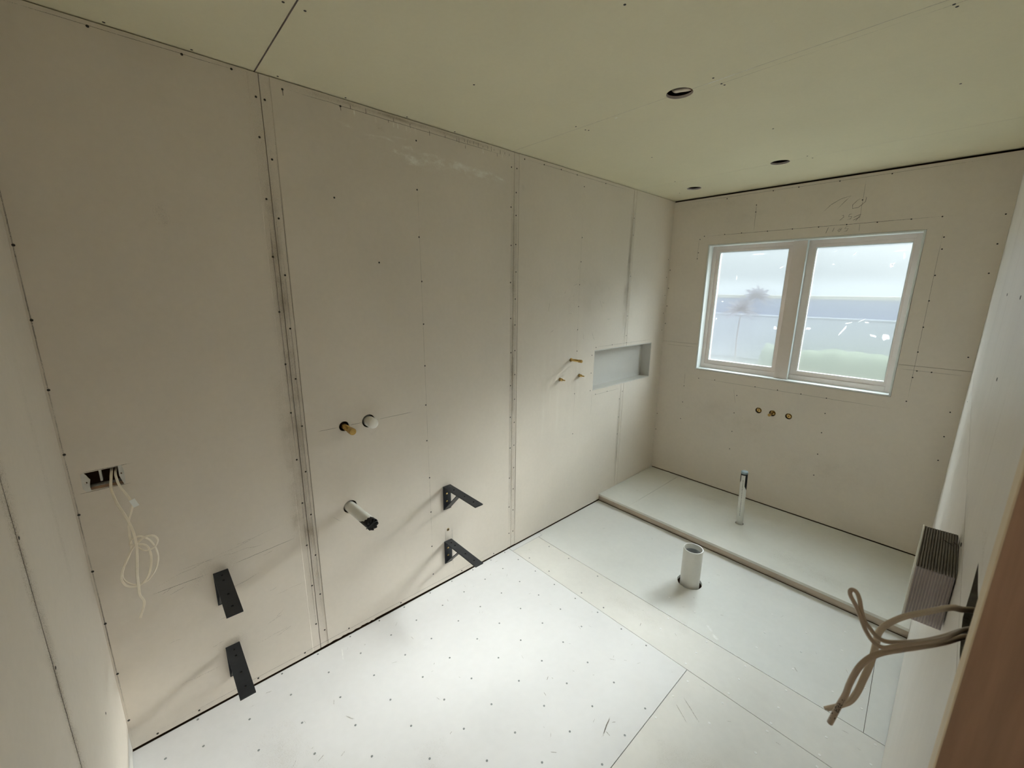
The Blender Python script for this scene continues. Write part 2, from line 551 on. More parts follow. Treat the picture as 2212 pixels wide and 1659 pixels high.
# right wall, with the doorway at its near end
SW = [(1.252, 1.297), (1.30, 1.293), (1.345, 1.297), (1.360, 1.300), (1.357, 1.335), (1.362, 1.372), (1.30, 1.369), (1.25, 1.372)]
D0, D1, DH = 0.50, 1.12, 2.06
JT = 0.030
bm = bmesh.new()
panel(bm, 'right', rect(D1 + JT + .002, 0.004, L - .001, 1.279), [], 0.009)
panel(bm, 'right', rect(D1 + JT + .002, 1.2808, L - .001, H - .004), [SW], 0.009, mi_side=2)
panel(bm, 'right', rect(F0 - .01, DH + .03, D1 + JT + .001, H - .004), [], 0.009)
panel(bm, 'right', rect(D1, -.12, L + .25, H + .25), [], 0.012, -CAV, mi=1)
panel(bm, 'right', rect(F0 - .35, DH + .02, D1, H + .25), [], 0.012, -CAV, mi=1)
fixn(bm)
wall_right = struct(link('wall_right', bm, [BOARD_R, TIMBER_DK, DARK_EDGE]))

# front wall behind the camera's left
bm = bmesh.new()
panel(bm, 'front', rect(0.0005, 0.098, 0.672, H - .004), [], 0.009)
panel(bm, 'front', rect(0.675, 0.098, W + .009, H - .004), [], 0.009)
box(bm, (-.35, F0 - .16, -.12), (W + .10, F0 - .10, H + .25), 1)
fixn(bm)
wall_front = struct(link('wall_front', bm, [BOARD, TIMBER_DK]))
bm = bmesh.new()
box(bm, (0.001, F0 - .012, 0.004), (1.84, F0 - .001, 0.0955), 0, 0.001)
skirt = struct(link('baseboard_front', bm, NICHE))

# floor: four boards round the joints, holes for the pipe
bm = bmesh.new()
pipe_hole = circle(0.952, 2.912, 0.068, 32, 0.0015)
panel(bm, 'floor', rect(0.004, F0 - .012, 1.211, 2.3275), [], 0.018, mi=0)
panel(bm, 'floor', rect(1.2135, F0 - .012, W + .001, 2.3275), [], 0.018, -0.0003, mi=1)
panel(bm, 'floor', rect(0.040, 2.3305, W + .001, 2.5705), [], 0.018, -0.0003, mi=1)
panel(bm, 'floor', rect(0.004, 2.3305, 0.0385, 2.606), [], 0.018, 0, mi=0)
panel(bm, 'floor', [(0.040, 2.574), (1.80, 2.574), (1.765, 3.30), (1.765, YC - .002), (0.004, YC - .002), (0.004, 2.609), (0.040, 2.609)], [pipe_hole], 0.018, -0.0006, mi=2)
panel(bm, 'floor', [(1.8015, 2.574), (W + .001, 2.574), (W + .001, YC - .002), (1.7665, YC - .002)], [], 0.018, -0.0006, mi=2)
box(bm, (-.30, F0 - .35, -.12), (W + .12, L + .25, -.05), 3)
box(bm, (W + .001, D0 - .05, -.05), (W + .14, D1 + .07, 0.0), 3)
fixn(bm)
floor = struct(link('floor', bm, [FLOOR_A, FLOOR_B, FLOOR_C, TIMBER_DK]))

# ceiling with the three downlight cut-outs
bm = bmesh.new()
ch = [circle(0.927, 2.338, 0.0475, 40, .0005), circle(0.920, 3.570, 0.0475, 40, .0005), circle(0.302, 3.832, 0.0475, 40, .0005)]
cj = [F0 - .02, 1.1255, 2.338, 3.575, L + .02]
# cut-outs cross the joints, so each sheet's outline is notched where a hole meets its edge
def notch(x0, y0, x1, y1, cuts):
    """rectangle with half-circle notches; cuts = [(cx, cy, r)] centred near the y0 or y1 edge"""
    P = []
    bot = sorted([c for c in cuts if abs(c[1] - y0) < c[2]], key=lambda c: c[0])
    top = sorted([c for c in cuts if abs(c[1] - y1) < c[2]], key=lambda c: -c[0])
    P.append((x0, y0))
    for cx, cy, rr in bot:
        a = math.asin((y0 - cy) / rr)
        for k in range(25):
            t = (math.pi - a) + (a - (math.pi - a)) * k / 24
            P.append((cx + rr * math.cos(t), cy + rr * math.sin(t)))
    P.append((x1, y0)); P.append((x1, y1))
    for cx, cy, rr in top:
        a = math.asin((y1 - cy) / rr)
        for k in range(25):
            t = a + (-math.pi - 2 * a) * k / 24
            P.append((cx + rr * math.cos(t), cy + rr * math.sin(t)))
    P.append((x0, y1))
    return P
cuts = [(0.927, 2.338, 0.0475), (0.920, 3.570, 0.0475)]
gaps = [0.0022, 0.0006, 0.0006]
for i in range(4):
    y0 = cj[i] + (gaps[i - 1] if i else 0)
    y1 = cj[i + 1] - (gaps[i] if i < 3 else 0)
    panel(bm, 'ceil', notch(-.012, y0, W + .012, y1, cuts), [ch[2]] if i == 3 else [], 0.010, 0.0, mi=0, mi_side=2)
box(bm, (-.30, F0 - .35, H + .09), (W + .12, L + .25, H + .16), 1)
fixn(bm)
ceiling = struct(link('ceiling', bm, [GREEN, TIMBER_DK, GYP]))

# bits seen up inside the near downlight hole: a joist and a loop of pale cable
bm = bmesh.new()
box(bm, (0.955, 2.25, H + .012), (1.0, 2.45, H + .088))
link('ceiling_joist', bm, TIMBER_DK, ceiling)
bm = bmesh.new()
sweep(bm, catmull([(0.86, 2.40, H + .06), (0.895, 2.362, H + .026), (0.92, 2.358, H + .020), (0.948, 2.372, H + .020), (0.965, 2.40, H + .035), (1.02, 2.44, H + .06)]), round_prof(.008, 10))
o = link('ceiling_cable', bm, CABLE_L, None, True)
tag(o, 'pale cable end glimpsed inside the nearest round ceiling cut-out', 'cable')

# hallway on the other side of the doorway
bm = bmesh.new()
box(bm, (W + .14, -.55, -.05), (W + 1.25, 2.1, 0.0), 0)
struct(link('floor_hall', bm, FLOOR_B))
bm = bmesh.new()
box(bm, (W + 1.25, -.6, -.05), (W + 1.30, 2.15, 2.5), 0)
box(bm, (W + .10, -.6, -.05), (W + 1.3, -.55, 2.5), 0)
box(bm, (W + .10, 2.1, -.05), (W + 1.3, 2.15, 2.5), 0)
box(bm, (W + .105, D1 + JT + .005, 0), (W + .125, 2.1, 2.5), 0)
box(bm, (W + .105, -.55, 0), (W + .125, D0 - .03, 2.5), 0)
box(bm, (W + .105, D0 - .03, DH + .03), (W + .125, D1 + JT + .005, 2.5), 0)
struct(link('wall_hall', bm, BOARD))
bm = bmesh.new()
box(bm, (W + .10, -.6, 2.45), (W + 1.3, 2.15, 2.5), 0)
struct(link('ceiling_hall', bm, GREEN))

# door lining
door = struct(empty('door_1', (W, D1, 0)))
door_loc = Vector((W, D1, 0))
def local(bm, loc):
    bmesh.ops.translate(bm, verts=bm.verts[:], vec=-Vector(loc))
JX = 1.8535
bm = bmesh.new()
box(bm, (JX, D1, 0.0), (W + .135, D1 + JT, DH + .02), 0, 0.0012)
local(bm, door_loc)
fixn(bm)
for q in bm.faces:
    if q.calc_center_median().x < JX - W + .0025:
        q.material_index = 1
link('door_jamb', bm, [JAMB, JAMB_LIT_EDGE], door)
bm = bmesh.new()
box(bm, (JX, D0 - .024, 0.0), (W + .135, D0 - .002, DH + .02), 0, 0.0012)
local(bm, door_loc)
link('door_jamb', bm, [JAMB], door)
bm = bmesh.new()
box(bm, (JX, D0 - .002, DH), (W + .135, D1, DH + .022), 0, 0.0012)
local(bm, door_loc)
link('door_head', bm, [JAMB], door)

# ------------------------------------------------------------------ shower platform
pf = empty('shower_platform', (W / 2, (YC + L) / 2, 0))
tag(pf, 'low raised shower floor of pale board with a buff front edge under the window', 'platform')
po_ = Vector(pf.location)
sh_hole = circle(0.936, 3.716, 0.027, 28)
bm = bmesh.new()
ps = [(0.0015, 0.0), (0.0, 0)]
panel(bm, 'plat', [(0.0015, YC), (0.272, YC), (0.275, L - .002), (0.0015, L - .002)], [], 0.016)
panel(bm, 'plat', [(0.2735, YC), (W - .0005, YC), (W - .0005, L - .002), (0.2765, L - .002)], [sh_hole], 0.016)
fixn(bm); local(bm, po_)
link('platform_board', bm, PLAT, pf)
bm = bmesh.new()
box(bm, (0.0015, YC + .0005, 0.010), (W - .0005, YC + .012, HS - .0162), 0, .0006)
box(bm, (0.0015, YC + .004, 0.0005), (W - .0005, YC + .016, 0.0098), 0)
fixn(bm); local(bm, po_)
link('front_edge', bm, FASCIA, pf)
strokes('smudge', 'plat', [([(a - po_.x, b - po_.y) for a, b in wob(p, q)], wd) for p, q, wd in (((0.165, 3.60), (0.185, 3.615), .022), ((0.10, 4.0), (0.112, 4.01), .02), ((.5, 3.9), (.9, 3.95), .10), ((1.2, 3.5), (1.6, 3.45), .12))], SMUDGE, pf)

# ------------------------------------------------------------------ niche in the left wall
ni = empty('wall_niche', (0, 3.56, 0.946))
tag(ni, 'shallow rectangular shower niche recessed in the left wall near the window corner', 'niche')
nl = Vector(ni.location)
bm = bmesh.new()
a0, a1, b0, b1, dn = 3.160, 3.960, 0.948, 1.246, -0.081
quad(bm, [(dn, a0, b0), (dn, a1, b0), (dn, a1, b1), (dn, a0, b1)])
fixn(bm)
bmesh.ops.solidify(bm, geom=bm.faces[:], thickness=0.006)
local(bm, nl)
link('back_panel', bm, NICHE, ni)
for nm, p, q in (('side_panel', (dn, a0 - .001, b0), (-.0002, a0 + .005, b1)), ('side_panel', (dn, a1 - .005, b0), (-.0002, a1 + .001, b1)),
                 ('top_panel', (dn, a0, b1 - .006), (-.0002, a1, b1 + .001)), ('sill_panel', (dn, a0, b0 - .001), (.0012, a1, b0 + .006))):
    bm = bmesh.new(); box(bm, p, q, 0, .0006); local(bm, nl)
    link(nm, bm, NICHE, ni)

# ------------------------------------------------------------------ the window
win = struct(empty('window_1', (0.93, L, 1.05)))
wl = Vector(win.location)
FY = 4.222
def wpart(name, boxes, m, par=win, bev=.0012):
    bm = bmesh.new()
    for p, q in boxes:
        box(bm, p, q, 0, bev)
    local(bm, wl)
    o = link(name, bm, m, par)
    return o
wpart('reveal_left', [((WX0 - .010, L + .0003, WZ0 - .010), (WX0, FY + .03, WZ1 + .010))], LINER)
wpart('reveal_right', [((WX1, L + .0003, WZ0 - .010), (WX1 + .010, FY + .03, WZ1 + .010))], LINER)
wpart('reveal_top', [((WX0, L + .0003, WZ1), (WX1, FY + .03, WZ1 + .010))], LINER)
wpart('window_sill', [((WX0, L + .0003, WZ0 - .010), (WX1, FY + .03, WZ0))], LINER)
# outer frame
wpart('window_frame', [((WX0, FY, WZ0), (WX0 + .028, FY + .075, WZ1)), ((WX1 - .030, FY, WZ0), (WX1, FY + .075, WZ1)),
                       ((WX0 + .028, FY, WZ1 - .026), (WX1 - .030, FY + .075, WZ1)), ((WX0 + .028, FY, WZ0), (WX1 - .030, FY + .075, WZ0 + .036))], ALU)
G1 = (0.3755, 0.853, 1.1165, 1.981)      # left glass x0 x1 z0 z1
G2 = (1.0145, 1.5005, 1.1145, 1.978)     # right glass
def sash(g, x0, x1):
    gx0, gx1, gz0, gz1 = g
    s = wpart('window_sash', [((x0, FY + .006, WZ0 + .036), (gx0, FY + .050, WZ1 - .026)), ((gx1, FY + .006, WZ0 + .036), (x1, FY + .050, WZ1 - .026)),
                              ((gx0, FY + .006, gz1), (gx1, FY + .050, WZ1 - .026)), ((gx0, FY + .006, WZ0 + .036), (gx1, FY + .050, gz0))], ALU)
    t = .0035
    wpart('gasket', [((gx0, FY + .010, gz0), (gx0 + t, FY + .030, gz1)), ((gx1 - t, FY + .010, gz0), (gx1, FY + .030, gz1)),
                     ((gx0 + t, FY + .010, gz1 - t), (gx1 - t, FY + .030, gz1)), ((gx0 + t, FY + .010, gz0), (gx1 - t, FY + .030, gz0 + t))], ALU_PALE, s, 0)
    wpart('window_pane', [((gx0 + .001, FY + .020, gz0 + .001), (gx1 - .001, FY + .025, gz1 - .001))], GLASS, s, 0)
    return s
s1 = sash(G1, WX0 + .028, 0.886)
s2 = sash(G2, 0.971, WX1 - .030)
wpart('mullion', [((0.886, FY - .036, WZ0 + .001), (0.9690, FY + .07, WZ1 - .001))], ALU)
wpart('mullion_strip', [((0.9690, FY - .037, WZ0 + .001), (0.9715, FY + .02, WZ1 - .001))], ALU_PALE, bev=.0004)
# scuffs and tape residue on the glass
def translucent_mat():
    m = bpy.data.materials.new('white_residue')
    m.use_nodes = True
    n, l = m.node_tree.nodes, m.node_tree.links
    n.clear()
    o = n.new('ShaderNodeOutputMaterial'); t_ = n.new('ShaderNodeBsdfTranslucent')
    t_.inputs['Color'].default_value = (0.22, 0.23, 0.24, 1)
    l.new(t_.outputs[0], o.inputs['Surface'])
    return m
RESIDUE = translucent_mat()
def pane_marks(par, marks):
    bm = bmesh.new()
    uvl = bm.loops.layers.uv.new('UVMap')
    for cx, cz, rw, rh, ang in marks:
        n = 9
        ca, sa = math.cos(ang), math.sin(ang)
        vv = []
        for i in range(n):
            t = 2 * math.pi * i / n
            k = random.uniform(.55, 1.15)
            a, b = rw * k * math.cos(t), rh * k * math.sin(t)
            vv.append(bm.verts.new((cx + a * ca - b * sa, FY + .0195, cz + a * sa + b * ca)))
        q = bm.faces.new(vv)
        for lp in q.loops:
            lp[uvl].uv = (.5, .5)
    local(bm, wl)
    return link('pane_scuffs', bm, RESIDUE, par)
pane_marks(s2, [(1.420, 1.843, .010, .014, .3), (1.427, 1.853, .014, .004, .8), (1.24, 1.43, .006, .045, -.5), (1.262, 1.478, .03, .004, .3), (1.353, 1.487, .013, .005, .1),
                (1.40, 1.403, .022, .006, -.3), (1.123, 1.861, .006, .004, 0), (1.229, 1.924, .016, .003, .9), (1.045, 1.425, .018, .010, .3), (1.462, 1.40, .02, .022, .2),
                (1.45, 1.93, .03, .004, .1), (1.47, 1.90, .006, .02, .1), (1.33, 1.50, .03, .002, .6), (1.12, 1.945, .02, .002, .4)])
pane_marks(s1, [(0.434, 1.598, .010, .005, 0), (0.401, 1.458, .006, .008, 0), (0.835, 1.413, .012, .014, .4), (0.66, 1.952, .05, .006, 0), (0.815, 1.85, .016, .004, .6), (.52, 1.78, .004, .02, 0)])

# ------------------------------------------------------------------ outdoors, seen through the obscure glass
OUT_ROOF = mat('neighbour_roof', (0.55, 0.50, 0.36), 0.7, noise_amt=.1, nscale=1)
OUT_PALE = mat('retaining_wall_paint', (0.62, 0.63, 0.70), 0.9, noise_amt=.1, nscale=1)
OUT_HEDGE = mat('hedge_green', (0.17, 0.19, 0.125), 0.9, noise_amt=.3, nscale=2, nscale2=12)
OUT_LAWN = mat('lawn_green', (0.06, 0.068, 0.045), 0.9, noise_amt=.3, nscale=1.2, nscale2=8)
OUT_PATH = mat('path_concrete', (0.16, 0.16, 0.16), 0.9, noise_amt=.1, nscale=1)
OUT_FENCE = mat('fence_paint', (0.24, 0.27, 0.40), 0.8, noise_amt=.1, nscale=2)
LEAF = mat('grey_green_leaf', (0.24, 0.25, 0.29), 0.5, noise_amt=.2, nscale=10)
bm = bmesh.new()
box(bm, (-30, L + .25, -.5), (30, 60, -.35))
o = struct(link('ground_outside', bm, OUT_LAWN))
bm = bmesh.new()
box(bm, (-14, 7.2, -.35), (-1.9, 14.7, -.325), 0, .01)
tag(link('garden_path', bm, OUT_PATH), 'pale concrete paving beyond the left pane of obscure glass', 'path')
bm = bmesh.new()
box(bm, (-20, 14.8, -.35), (20, 15.0, .98), 0, .01)
box(bm, (-20, 14.76, .98), (20, 15.04, 1.02), 0, .01)
o = link('retaining_wall', bm, OUT_PALE)
tag(o, 'blurred pale garden retaining wall seen through the obscure glass', 'wall')
fe = empty('garden_fence', (0, 15.1, .98))
tag(fe, 'blurred blue-grey fence on top of the pale garden wall beyond the glass', 'fence')
bm = bmesh.new()
box(bm, (-20, 15.06, .98), (20, 15.09, 1.50))
local(bm, fe.location)
link('fence_panel', bm, OUT_FENCE, fe)
bm = bmesh.new()
box(bm, (-20, 15.02, 1.50), (20, 15.12, 1.60), 0, .01)
local(bm, fe.location)
link('fence_cap', bm, OUT_ROOF, fe)
bm = bmesh.new()
random.seed(3)
nx = 60
rows = []
for j in range(7):
    a = math.pi * j / 6
    rows.append([bm.verts.new((-1.9 + 12 * i / nx, 13.6 - .55 * math.cos(a) + random.uniform(-.06, .06), -.36 + (.62 * math.sin(a)) * (1 + random.uniform(-.12, .12)))) for i in range(nx + 1)])
for j in range(6):
    for i in range(nx):
        bm.faces.new([rows[j][i], rows[j][i + 1], rows[j + 1][i + 1], rows[j + 1][i]])
fixn(bm)
tag(link('low_hedge', bm, OUT_HEDGE, None, True), 'blurred low green hedge at the foot of the pale garden wall', 'hedge')
pt = empty('garden_plant', (0.35, 4.95, -.35))
tag(pt, 'fan-leaved garden plant touching the left pane from outside', 'plant')
bm = bmesh.new()
sweep(bm, catmull([(0, 0, 0), (.03, .02, .8), (.0, -.05, 1.5), (.03, -.12, 1.83)]), round_prof(.012, 8), radf=lambda t: 1 - .5 * t)
link('stem', bm, LEAF, pt, True)
def leaf(bm, base, d, ln, wd):
    d = Vector(d).normalized(); side = d.cross(Vector((0, 1, .15))).normalized(); up = side.cross(d)
    prev = None
    for i in range(9):
        t = i / 8
        c = Vector(base) + d * ln * t - Vector((0, 0, .10)) * ln * t * t * 2
        hw = wd * math.sin(math.pi * min(1, t * .93 + .07)) ** .8
        cur = [bm.verts.new(c - side * hw + up * hw * .25), bm.verts.new(c), bm.verts.new(c + side * hw + up * hw * .25)]
        if prev:
            bm.faces.new([prev[0], prev[1], cur[1], cur[0]]); bm.faces.new([prev[1], prev[2], cur[2], cur[1]])
        prev = cur
for hx, hy, hz, s0 in ((0.03, -.13, 1.86, 1.0), (0.14, -.10, 1.98, .8)):
    bm = bmesh.new()
    for k in range(11):
        a = math.radians(-25 + k * 23)
        leaf(bm, (hx, hy, hz), (math.cos(a), -.12, math.sin(a)), .17 * s0 * (1 if k % 2 else .85), .017)
    bmesh.ops.solidify(bm, geom=bm.faces[:], thickness=.0012)
    link('fan_leaf', bm, LEAF, pt)

# ------------------------------------------------------------------ screws and nails
def head_mesh(name, rad, m, t=0.0008, slot=True):
    bm = bmesh.new()
    lathe(bm, [(rad * 1.0, -0.0005), (rad, t * .4), (rad * .8, t), (rad * .35, t), (rad * .25, t * .3)], (0, 0, 0), (0, 0, 1), 12)
    me = bpy.data.meshes.new(name)
    bm.to_mesh(me); bm.free(); me.materials.append(m)
    for p in me.polygons:
        p.use_smooth = False
    return me
ME_SCREW = head_mesh('screw_head', .0038, SCREW)
ME_NAIL = head_mesh('nail_head', .0042, NAIL)
ME_WNAIL = head_mesh('bright_nail_head', .0046, FILL)
NRM = {'left': (1, 0, 0), 'back': (0, -1, 0), 'right': (-1, 0, 0), 'front': (0, 1, 0), 'floor': (0, 0, 1), 'ceil': (0, 0, -1)}
def heads(name, me, mp, pts, parent, disp=None):
    q = Vector(NRM[mp]).to_track_quat('Z', 'Y').to_euler()
    cpos = cam.matrix_world.translation
    P = sorted(pts, key=lambda p: (Vector(MAPS[mp](p[0], p[1], 0)) - cpos).length)
    for i, (a, b) in enumerate(P[:100]):
        o = bpy.data.objects.new(name, me)
        o.location = MAPS[mp](a, b, (disp(a, b) if disp else 0.0))
        o.rotation_euler = q
        o.parent = parent
        COL.objects.link(o)
    rest = P[100:]
    if rest:
        bm = bmesh.new()
        for a, b in rest:
            lathe(bm, [(.0038, -.0005), (.0038, .0004), (.003, .0008)], MAPS[mp](a, b, (disp(a, b) if disp else 0.0)), NRM[mp], 10)
        o = link(name, bm, SCREW, parent)
        o['kind'] = 'stuff'

LEFT_SCREWS = [(0.4775, 1.778), (0.4775, 1.573), (0.4775, 1.367), (0.4775, 1.162), (0.4775, 0.957), (0.4775, 0.751), (0.4775, 0.548), (0.4775, .34), (0.4775, 0.135), (0.542, 0.018), (0.67, 0.022), (0.877, 0.025), (1.066, 0.028), (1.121, 2.32), (1.118, 2.192), (1.118, 1.987), (1.118, 1.784), (1.119, 1.579), (1.12, 1.373), (1.12, 1.171), (1.122, 0.965), (1.125, 0.764), (1.124, 0.559), (1.127, 0.352), (1.126, 0.147), (1.151, 0.902), (1.154, 0.698), (1.155, 0.496), (1.157, 0.291), (1.16, 0.093), (1.27, 0.034), (1.148, 2.318), (1.151, 2.126), (1.152, 1.924), (1.153, 1.718), (1.151, 1.513), (1.151, 1.309), (1.156, 1.106), (2.327, 2.319), (2.326, 2.117), (2.329, 1.916), (2.327, 1.713), (2.331, 1.509), (2.367, 2.319), (2.364, 2.197), (2.365, 2.078), (2.365, 1.923), (2.369, 1.773), (2.366, 1.62), (2.366, 1.47), (2.335, 1.307), (2.334, 1.106), (2.335, 0.906), (2.336, 0.704), (2.332, 0.501), (2.331, 0.299), (2.332, 0.109), (2.368, 1.317), (2.369, 1.17), (2.369, 1.015), (2.368, 0.866), (2.368, 0.715), (2.368, 0.563), (2.366, 0.415), (2.367, 0.265), (2.367, 0.111), (1.748, 2.32), (1.743, 2.115), (1.744, 1.909), (1.75, 1.707), (1.751, 1.503), (1.75, 1.295), (1.747, 1.091), (1.745, 0.898), (1.753, 0.686), (1.754, 0.483), (1.752, 0.273), (1.754, 0.095), (1.056, 2.384), (0.924, 2.383), (0.714, 2.382), (1.209, 2.368), (1.416, 2.369), (1.364, 2.027), (1.539, 1.784), (2.423, 2.377), (2.58, 2.379), (2.729, 2.38), (2.88, 2.377), (3.183, 2.377), (2.955, 2.321), (3.559, 2.2), (3.561, 2.081), (3.566, 1.783), (3.562, 1.482), (2.956, 2.012), (2.956, 1.859), (2.951, 1.711), (2.951, 1.566), (2.951, 1.41), (4.123, 1.936), (4.118, 1.79), (4.118, 1.639), (4.118, 1.488), (4.118, 1.343), (3.174, 1.268), (3.376, 1.272), (3.572, 1.273), (3.564, 1.33), (3.129, 1.215), (3.13, 1.083), (3.13, 0.95), (3.198, 0.912), (3.348, 0.912), (3.563, 0.878), (3.528, 0.82), (3.53, 0.667), (3.531, 0.52), (2.947, 0.657), (2.948, 0.957), (2.956, 1.261), (1.55, .022), (1.95, .02), (2.2, .02), (2.05, .021)]
BACK_SCREWS = [(0.274, 2.102), (0.428, 2.103), (0.548, 2.103), (0.722, 2.1), (0.876, 2.1), (1.026, 2.098), (1.174, 2.099), (1.324, 2.097), (1.476, 2.098), (1.604, 2.098), (0.628, 2.24), (0.627, 2.287), (0.241, 2.081), (0.239, 1.979), (0.235, 1.933), (1.232, 2.237), (1.84, 2.083), (1.837, 1.935), (1.833, 1.784), (0.415, 2.36), (0.724, 2.368), (0.877, 2.367), (0.664, 0.876), (0.661, 0.732), (0.663, 0.578), (0.663, 0.428), (0.234, 0.878), (0.236, 0.734), (0.234, 0.583), (0.784, 0.968), (0.935, 0.97), (1.083, 0.968), (1.232, 0.967), (0.483, 0.971), (0.352, 0.964), (1.643, 1.219), (1.631, 1.177), (1.627, 1.027), (1.706, 1.22), (1.629, 1.332), (0.012, 0.579), (0.012, 0.428), (0.012, 1.4), (0.012, 1.55), (0.012, 1.7), (0.012, 1.85), (1.629, 1.986), (1.632, 1.921), (1.628, 1.777), (1.627, 1.633), (1.628, 1.48), (1.836, 1.326), (1.1, 2.367), (1.35, 2.366), (1.24, .86), (1.24, .72), (1.24, .56), (1.24, .40), (1.82, 1.0), (1.82, .85), (1.82, .7)]
FLOOR_NAILS = [(0.129, 2.296), (0.13, 2.165), (0.279, 2.298), (0.133, 2.023), (0.284, 2.162), (0.136, 1.868), (0.284, 2.02), (0.436, 2.296), (0.435, 2.166), (0.143, 1.72), (0.286, 1.867), (0.589, 2.299), (0.441, 2.02), (0.587, 2.177), (0.141, 1.562), (0.289, 1.721), (0.589, 2.035), (0.442, 1.869), (0.142, 1.421), (0.737, 2.168), (0.293, 1.558), (0.444, 1.724), (0.592, 1.878), (0.738, 2.024), (0.145, 1.266), (0.292, 1.417), (0.444, 1.563), (0.595, 1.732), (0.741, 1.871), (0.888, 2.022), (0.148, 1.119), (0.296, 1.263), (0.447, 1.419), (0.596, 1.575), (0.744, 1.723), (0.892, 1.87), (1.027, 2.027), (0.299, 1.114), (0.449, 1.265), (0.598, 1.432), (0.745, 1.566), (0.895, 1.723), (1.029, 1.87), (0.454, 1.115), (0.602, 1.276), (0.749, 1.423), (0.893, 1.562), (1.032, 1.723), (1.183, 1.87), (0.752, 1.268), (0.897, 1.419), (1.035, 1.564), (1.185, 1.721), (0.734, 2.308), (0.882, 2.306), (1.019, 2.309), (1.18, 2.024), (0.017, 2.28), (0.017, 2.163), (0.017, 2.02), (0.017, 1.866), (0.017, 1.72), (0.017, 1.559), (0.017, 1.418), (0.017, 1.267), (0.017, 1.115), (0.017, 0.963), (0.017, .813), (0.15, 0.964), (0.152, 0.813), (0.152, 0.664), (0.305, 0.963), (0.305, 0.813), (0.455, 0.963), (0.017, 0.661), (0.112, 0.556), (0.604, 1.115), (.165, 2.36), (.335, 2.36), (.585, 2.36), (.735, 2.36), (.165, 2.545), (.335, 2.545), (.56, 2.545), (1.185, 1.565)]
WHITE_NAILS = [(1.006, 2.55), (1.014, 2.457), (1.08, 2.698), (1.206, 2.55), (1.2, 2.449), (1.194, 2.355), (1.241, 2.274), (1.23, 2.161), (1.228, 2.022), (1.382, 2.161), (1.384, 2.35), (1.384, 2.286), (1.388, 2.453), (1.383, 2.546), (1.381, 2.697), (1.377, 2.828), (1.364, 2.992), (1.517, 2.985), (1.533, 2.83), (1.534, 2.693), (1.545, 2.55), (1.547, 2.438), (1.547, 2.344), (1.547, 2.298), (1.544, 2.179), (1.708, 2.444), (1.706, 2.348), (1.71, 2.294), (1.84, 2.449), (1.779, 2.691), (1.77, 2.82), (1.84, 2.55), (1.681, 2.693), (1.662, 2.986), (1.649, 3.139), (0.936, 2.699)]
CEIL_SCREWS = [(0.458, 1.100), (0.46, 1.153), (1.064, 1.757), (0.445, 1.735), (0.014, 1.194), (0.012, 1.434), (1.062, 2.312), (1.065, 2.375), (1.069, 2.392), (1.645, 2.372), (1.65, 2.39), (0.455, 2.375), (0.462, 2.39), (0.45, 2.312), (1.056, 2.977), (1.058, 3.545), (1.069, 3.603), (0.459, 2.965), (1.645, 2.983), (.012, 1.7), (.012, 1.95), (.012, .95), (.012, .75), (.30, 3.55), (.16, 3.9)]
heads('screw_head', ME_SCREW, 'left', LEFT_SCREWS, wall_left, dispf)
heads('screw_head', ME_SCREW, 'back', BACK_SCREWS, wall_back)
heads('screw_head', ME_SCREW, 'right', [(2.397, 1.671), (1.863, 1.666), (3.531, 1.181), (1.892, 1.513), (1.66, 1.262)], wall_right)
heads('screw_head', ME_SCREW, 'front', [(.66, 1.5), (.66, 1.2), (.66, .9), (.66, .62), (.69, 1.35), (.30, .45)], wall_front)
heads('nail_head', ME_NAIL, 'floor', FLOOR_NAILS, floor)
heads('bright_nail_head', ME_WNAIL, 'floor', WHITE_NAILS, floor)
heads('screw_head', ME_SCREW, 'ceil', CEIL_SCREWS, ceiling)

# ------------------------------------------------------------------ pencil lines, a painted step shade, grime and dust
jd = .0001
Lm = []
random.seed(11)
Lm.append((wob((1.118, 1.985), (1.121, .9), 30, .0005), .0024))
Lm.append((wob((1.122, .9), (1.126, .1), 20, .0005), .0016))
Lm.append((wob((1.152, 1.93), (1.158, .05), 40, .0006), .0018))
Lm.append((wob((1.167, 2.34), (1.1685, .02), 20, .0003), .0022))  # painted shading line along the step of the joint recess, not pencil
for a, ww in ((2.329, .0018), (2.367, .0018), (2.382, .0018)):
    Lm.append((wob((a, 2.37), (a + .001, .03), 40, .0004), ww))
for a in (3.520, 3.556):
    Lm.append((wob((a, 2.37), (a, 1.27), 20, .0005), .002)); Lm.append((wob((a, .92), (a, .1), 20, .0005), .002))
Lm.append((wob((1.212, 1.0685), (1.302, 1.0685), 6, .0004), .0022))
Lm.append((wob((1.352, 1.0685), (1.412, 1.068), 4, .0004), .0022))
Lm.append((wob((1.475, 1.068), (1.68, 1.069), 8, .0004), .0022))
Lm.append((wob((0.60, 0.592), (0.775, 0.594), 8, .0006), .0022))
Lm.append((wob((0.845, 0.597), (1.086, 0.615), 12, .0008), .0022))
Lm.append((wob((0.48, 1.0255), (0.62, 1.0255), 8, .0003), .0020))
Lm.append((wob((0.50, 1.0935), (0.625, 1.0935), 8, .0003), .0020))
Lm.append((wob((3.13, 1.271), (3.98, 1.272), 20, .0006), .0016))
Lm.append((wob((3.15, .909), (3.53, .909), 12, .0006), .0018))
Lm.append((wob((3.152, .94), (3.152, .75), 8, .0005), .0014))
Lm.append((wob((1.19, 2.372), (2.32, 2.366), 30, .0010), .0024))
Lm.append((wob((.55, 2.384), (1.09, 2.384), 16, .0008), .0018))
Lm.append((wob((2.40, 2.378), (3.5, 2.378), 20, .0008), .0018))
Lm.append((wob((0.50, .030), (2.3, .032), 30, .0008), .0016))
Lm.append((wob((1.842, .36), (1.842, .125), 8, .0004), .0016)); Lm.append((wob((1.886, .36), (1.890, .06), 10, .0004), .0018))
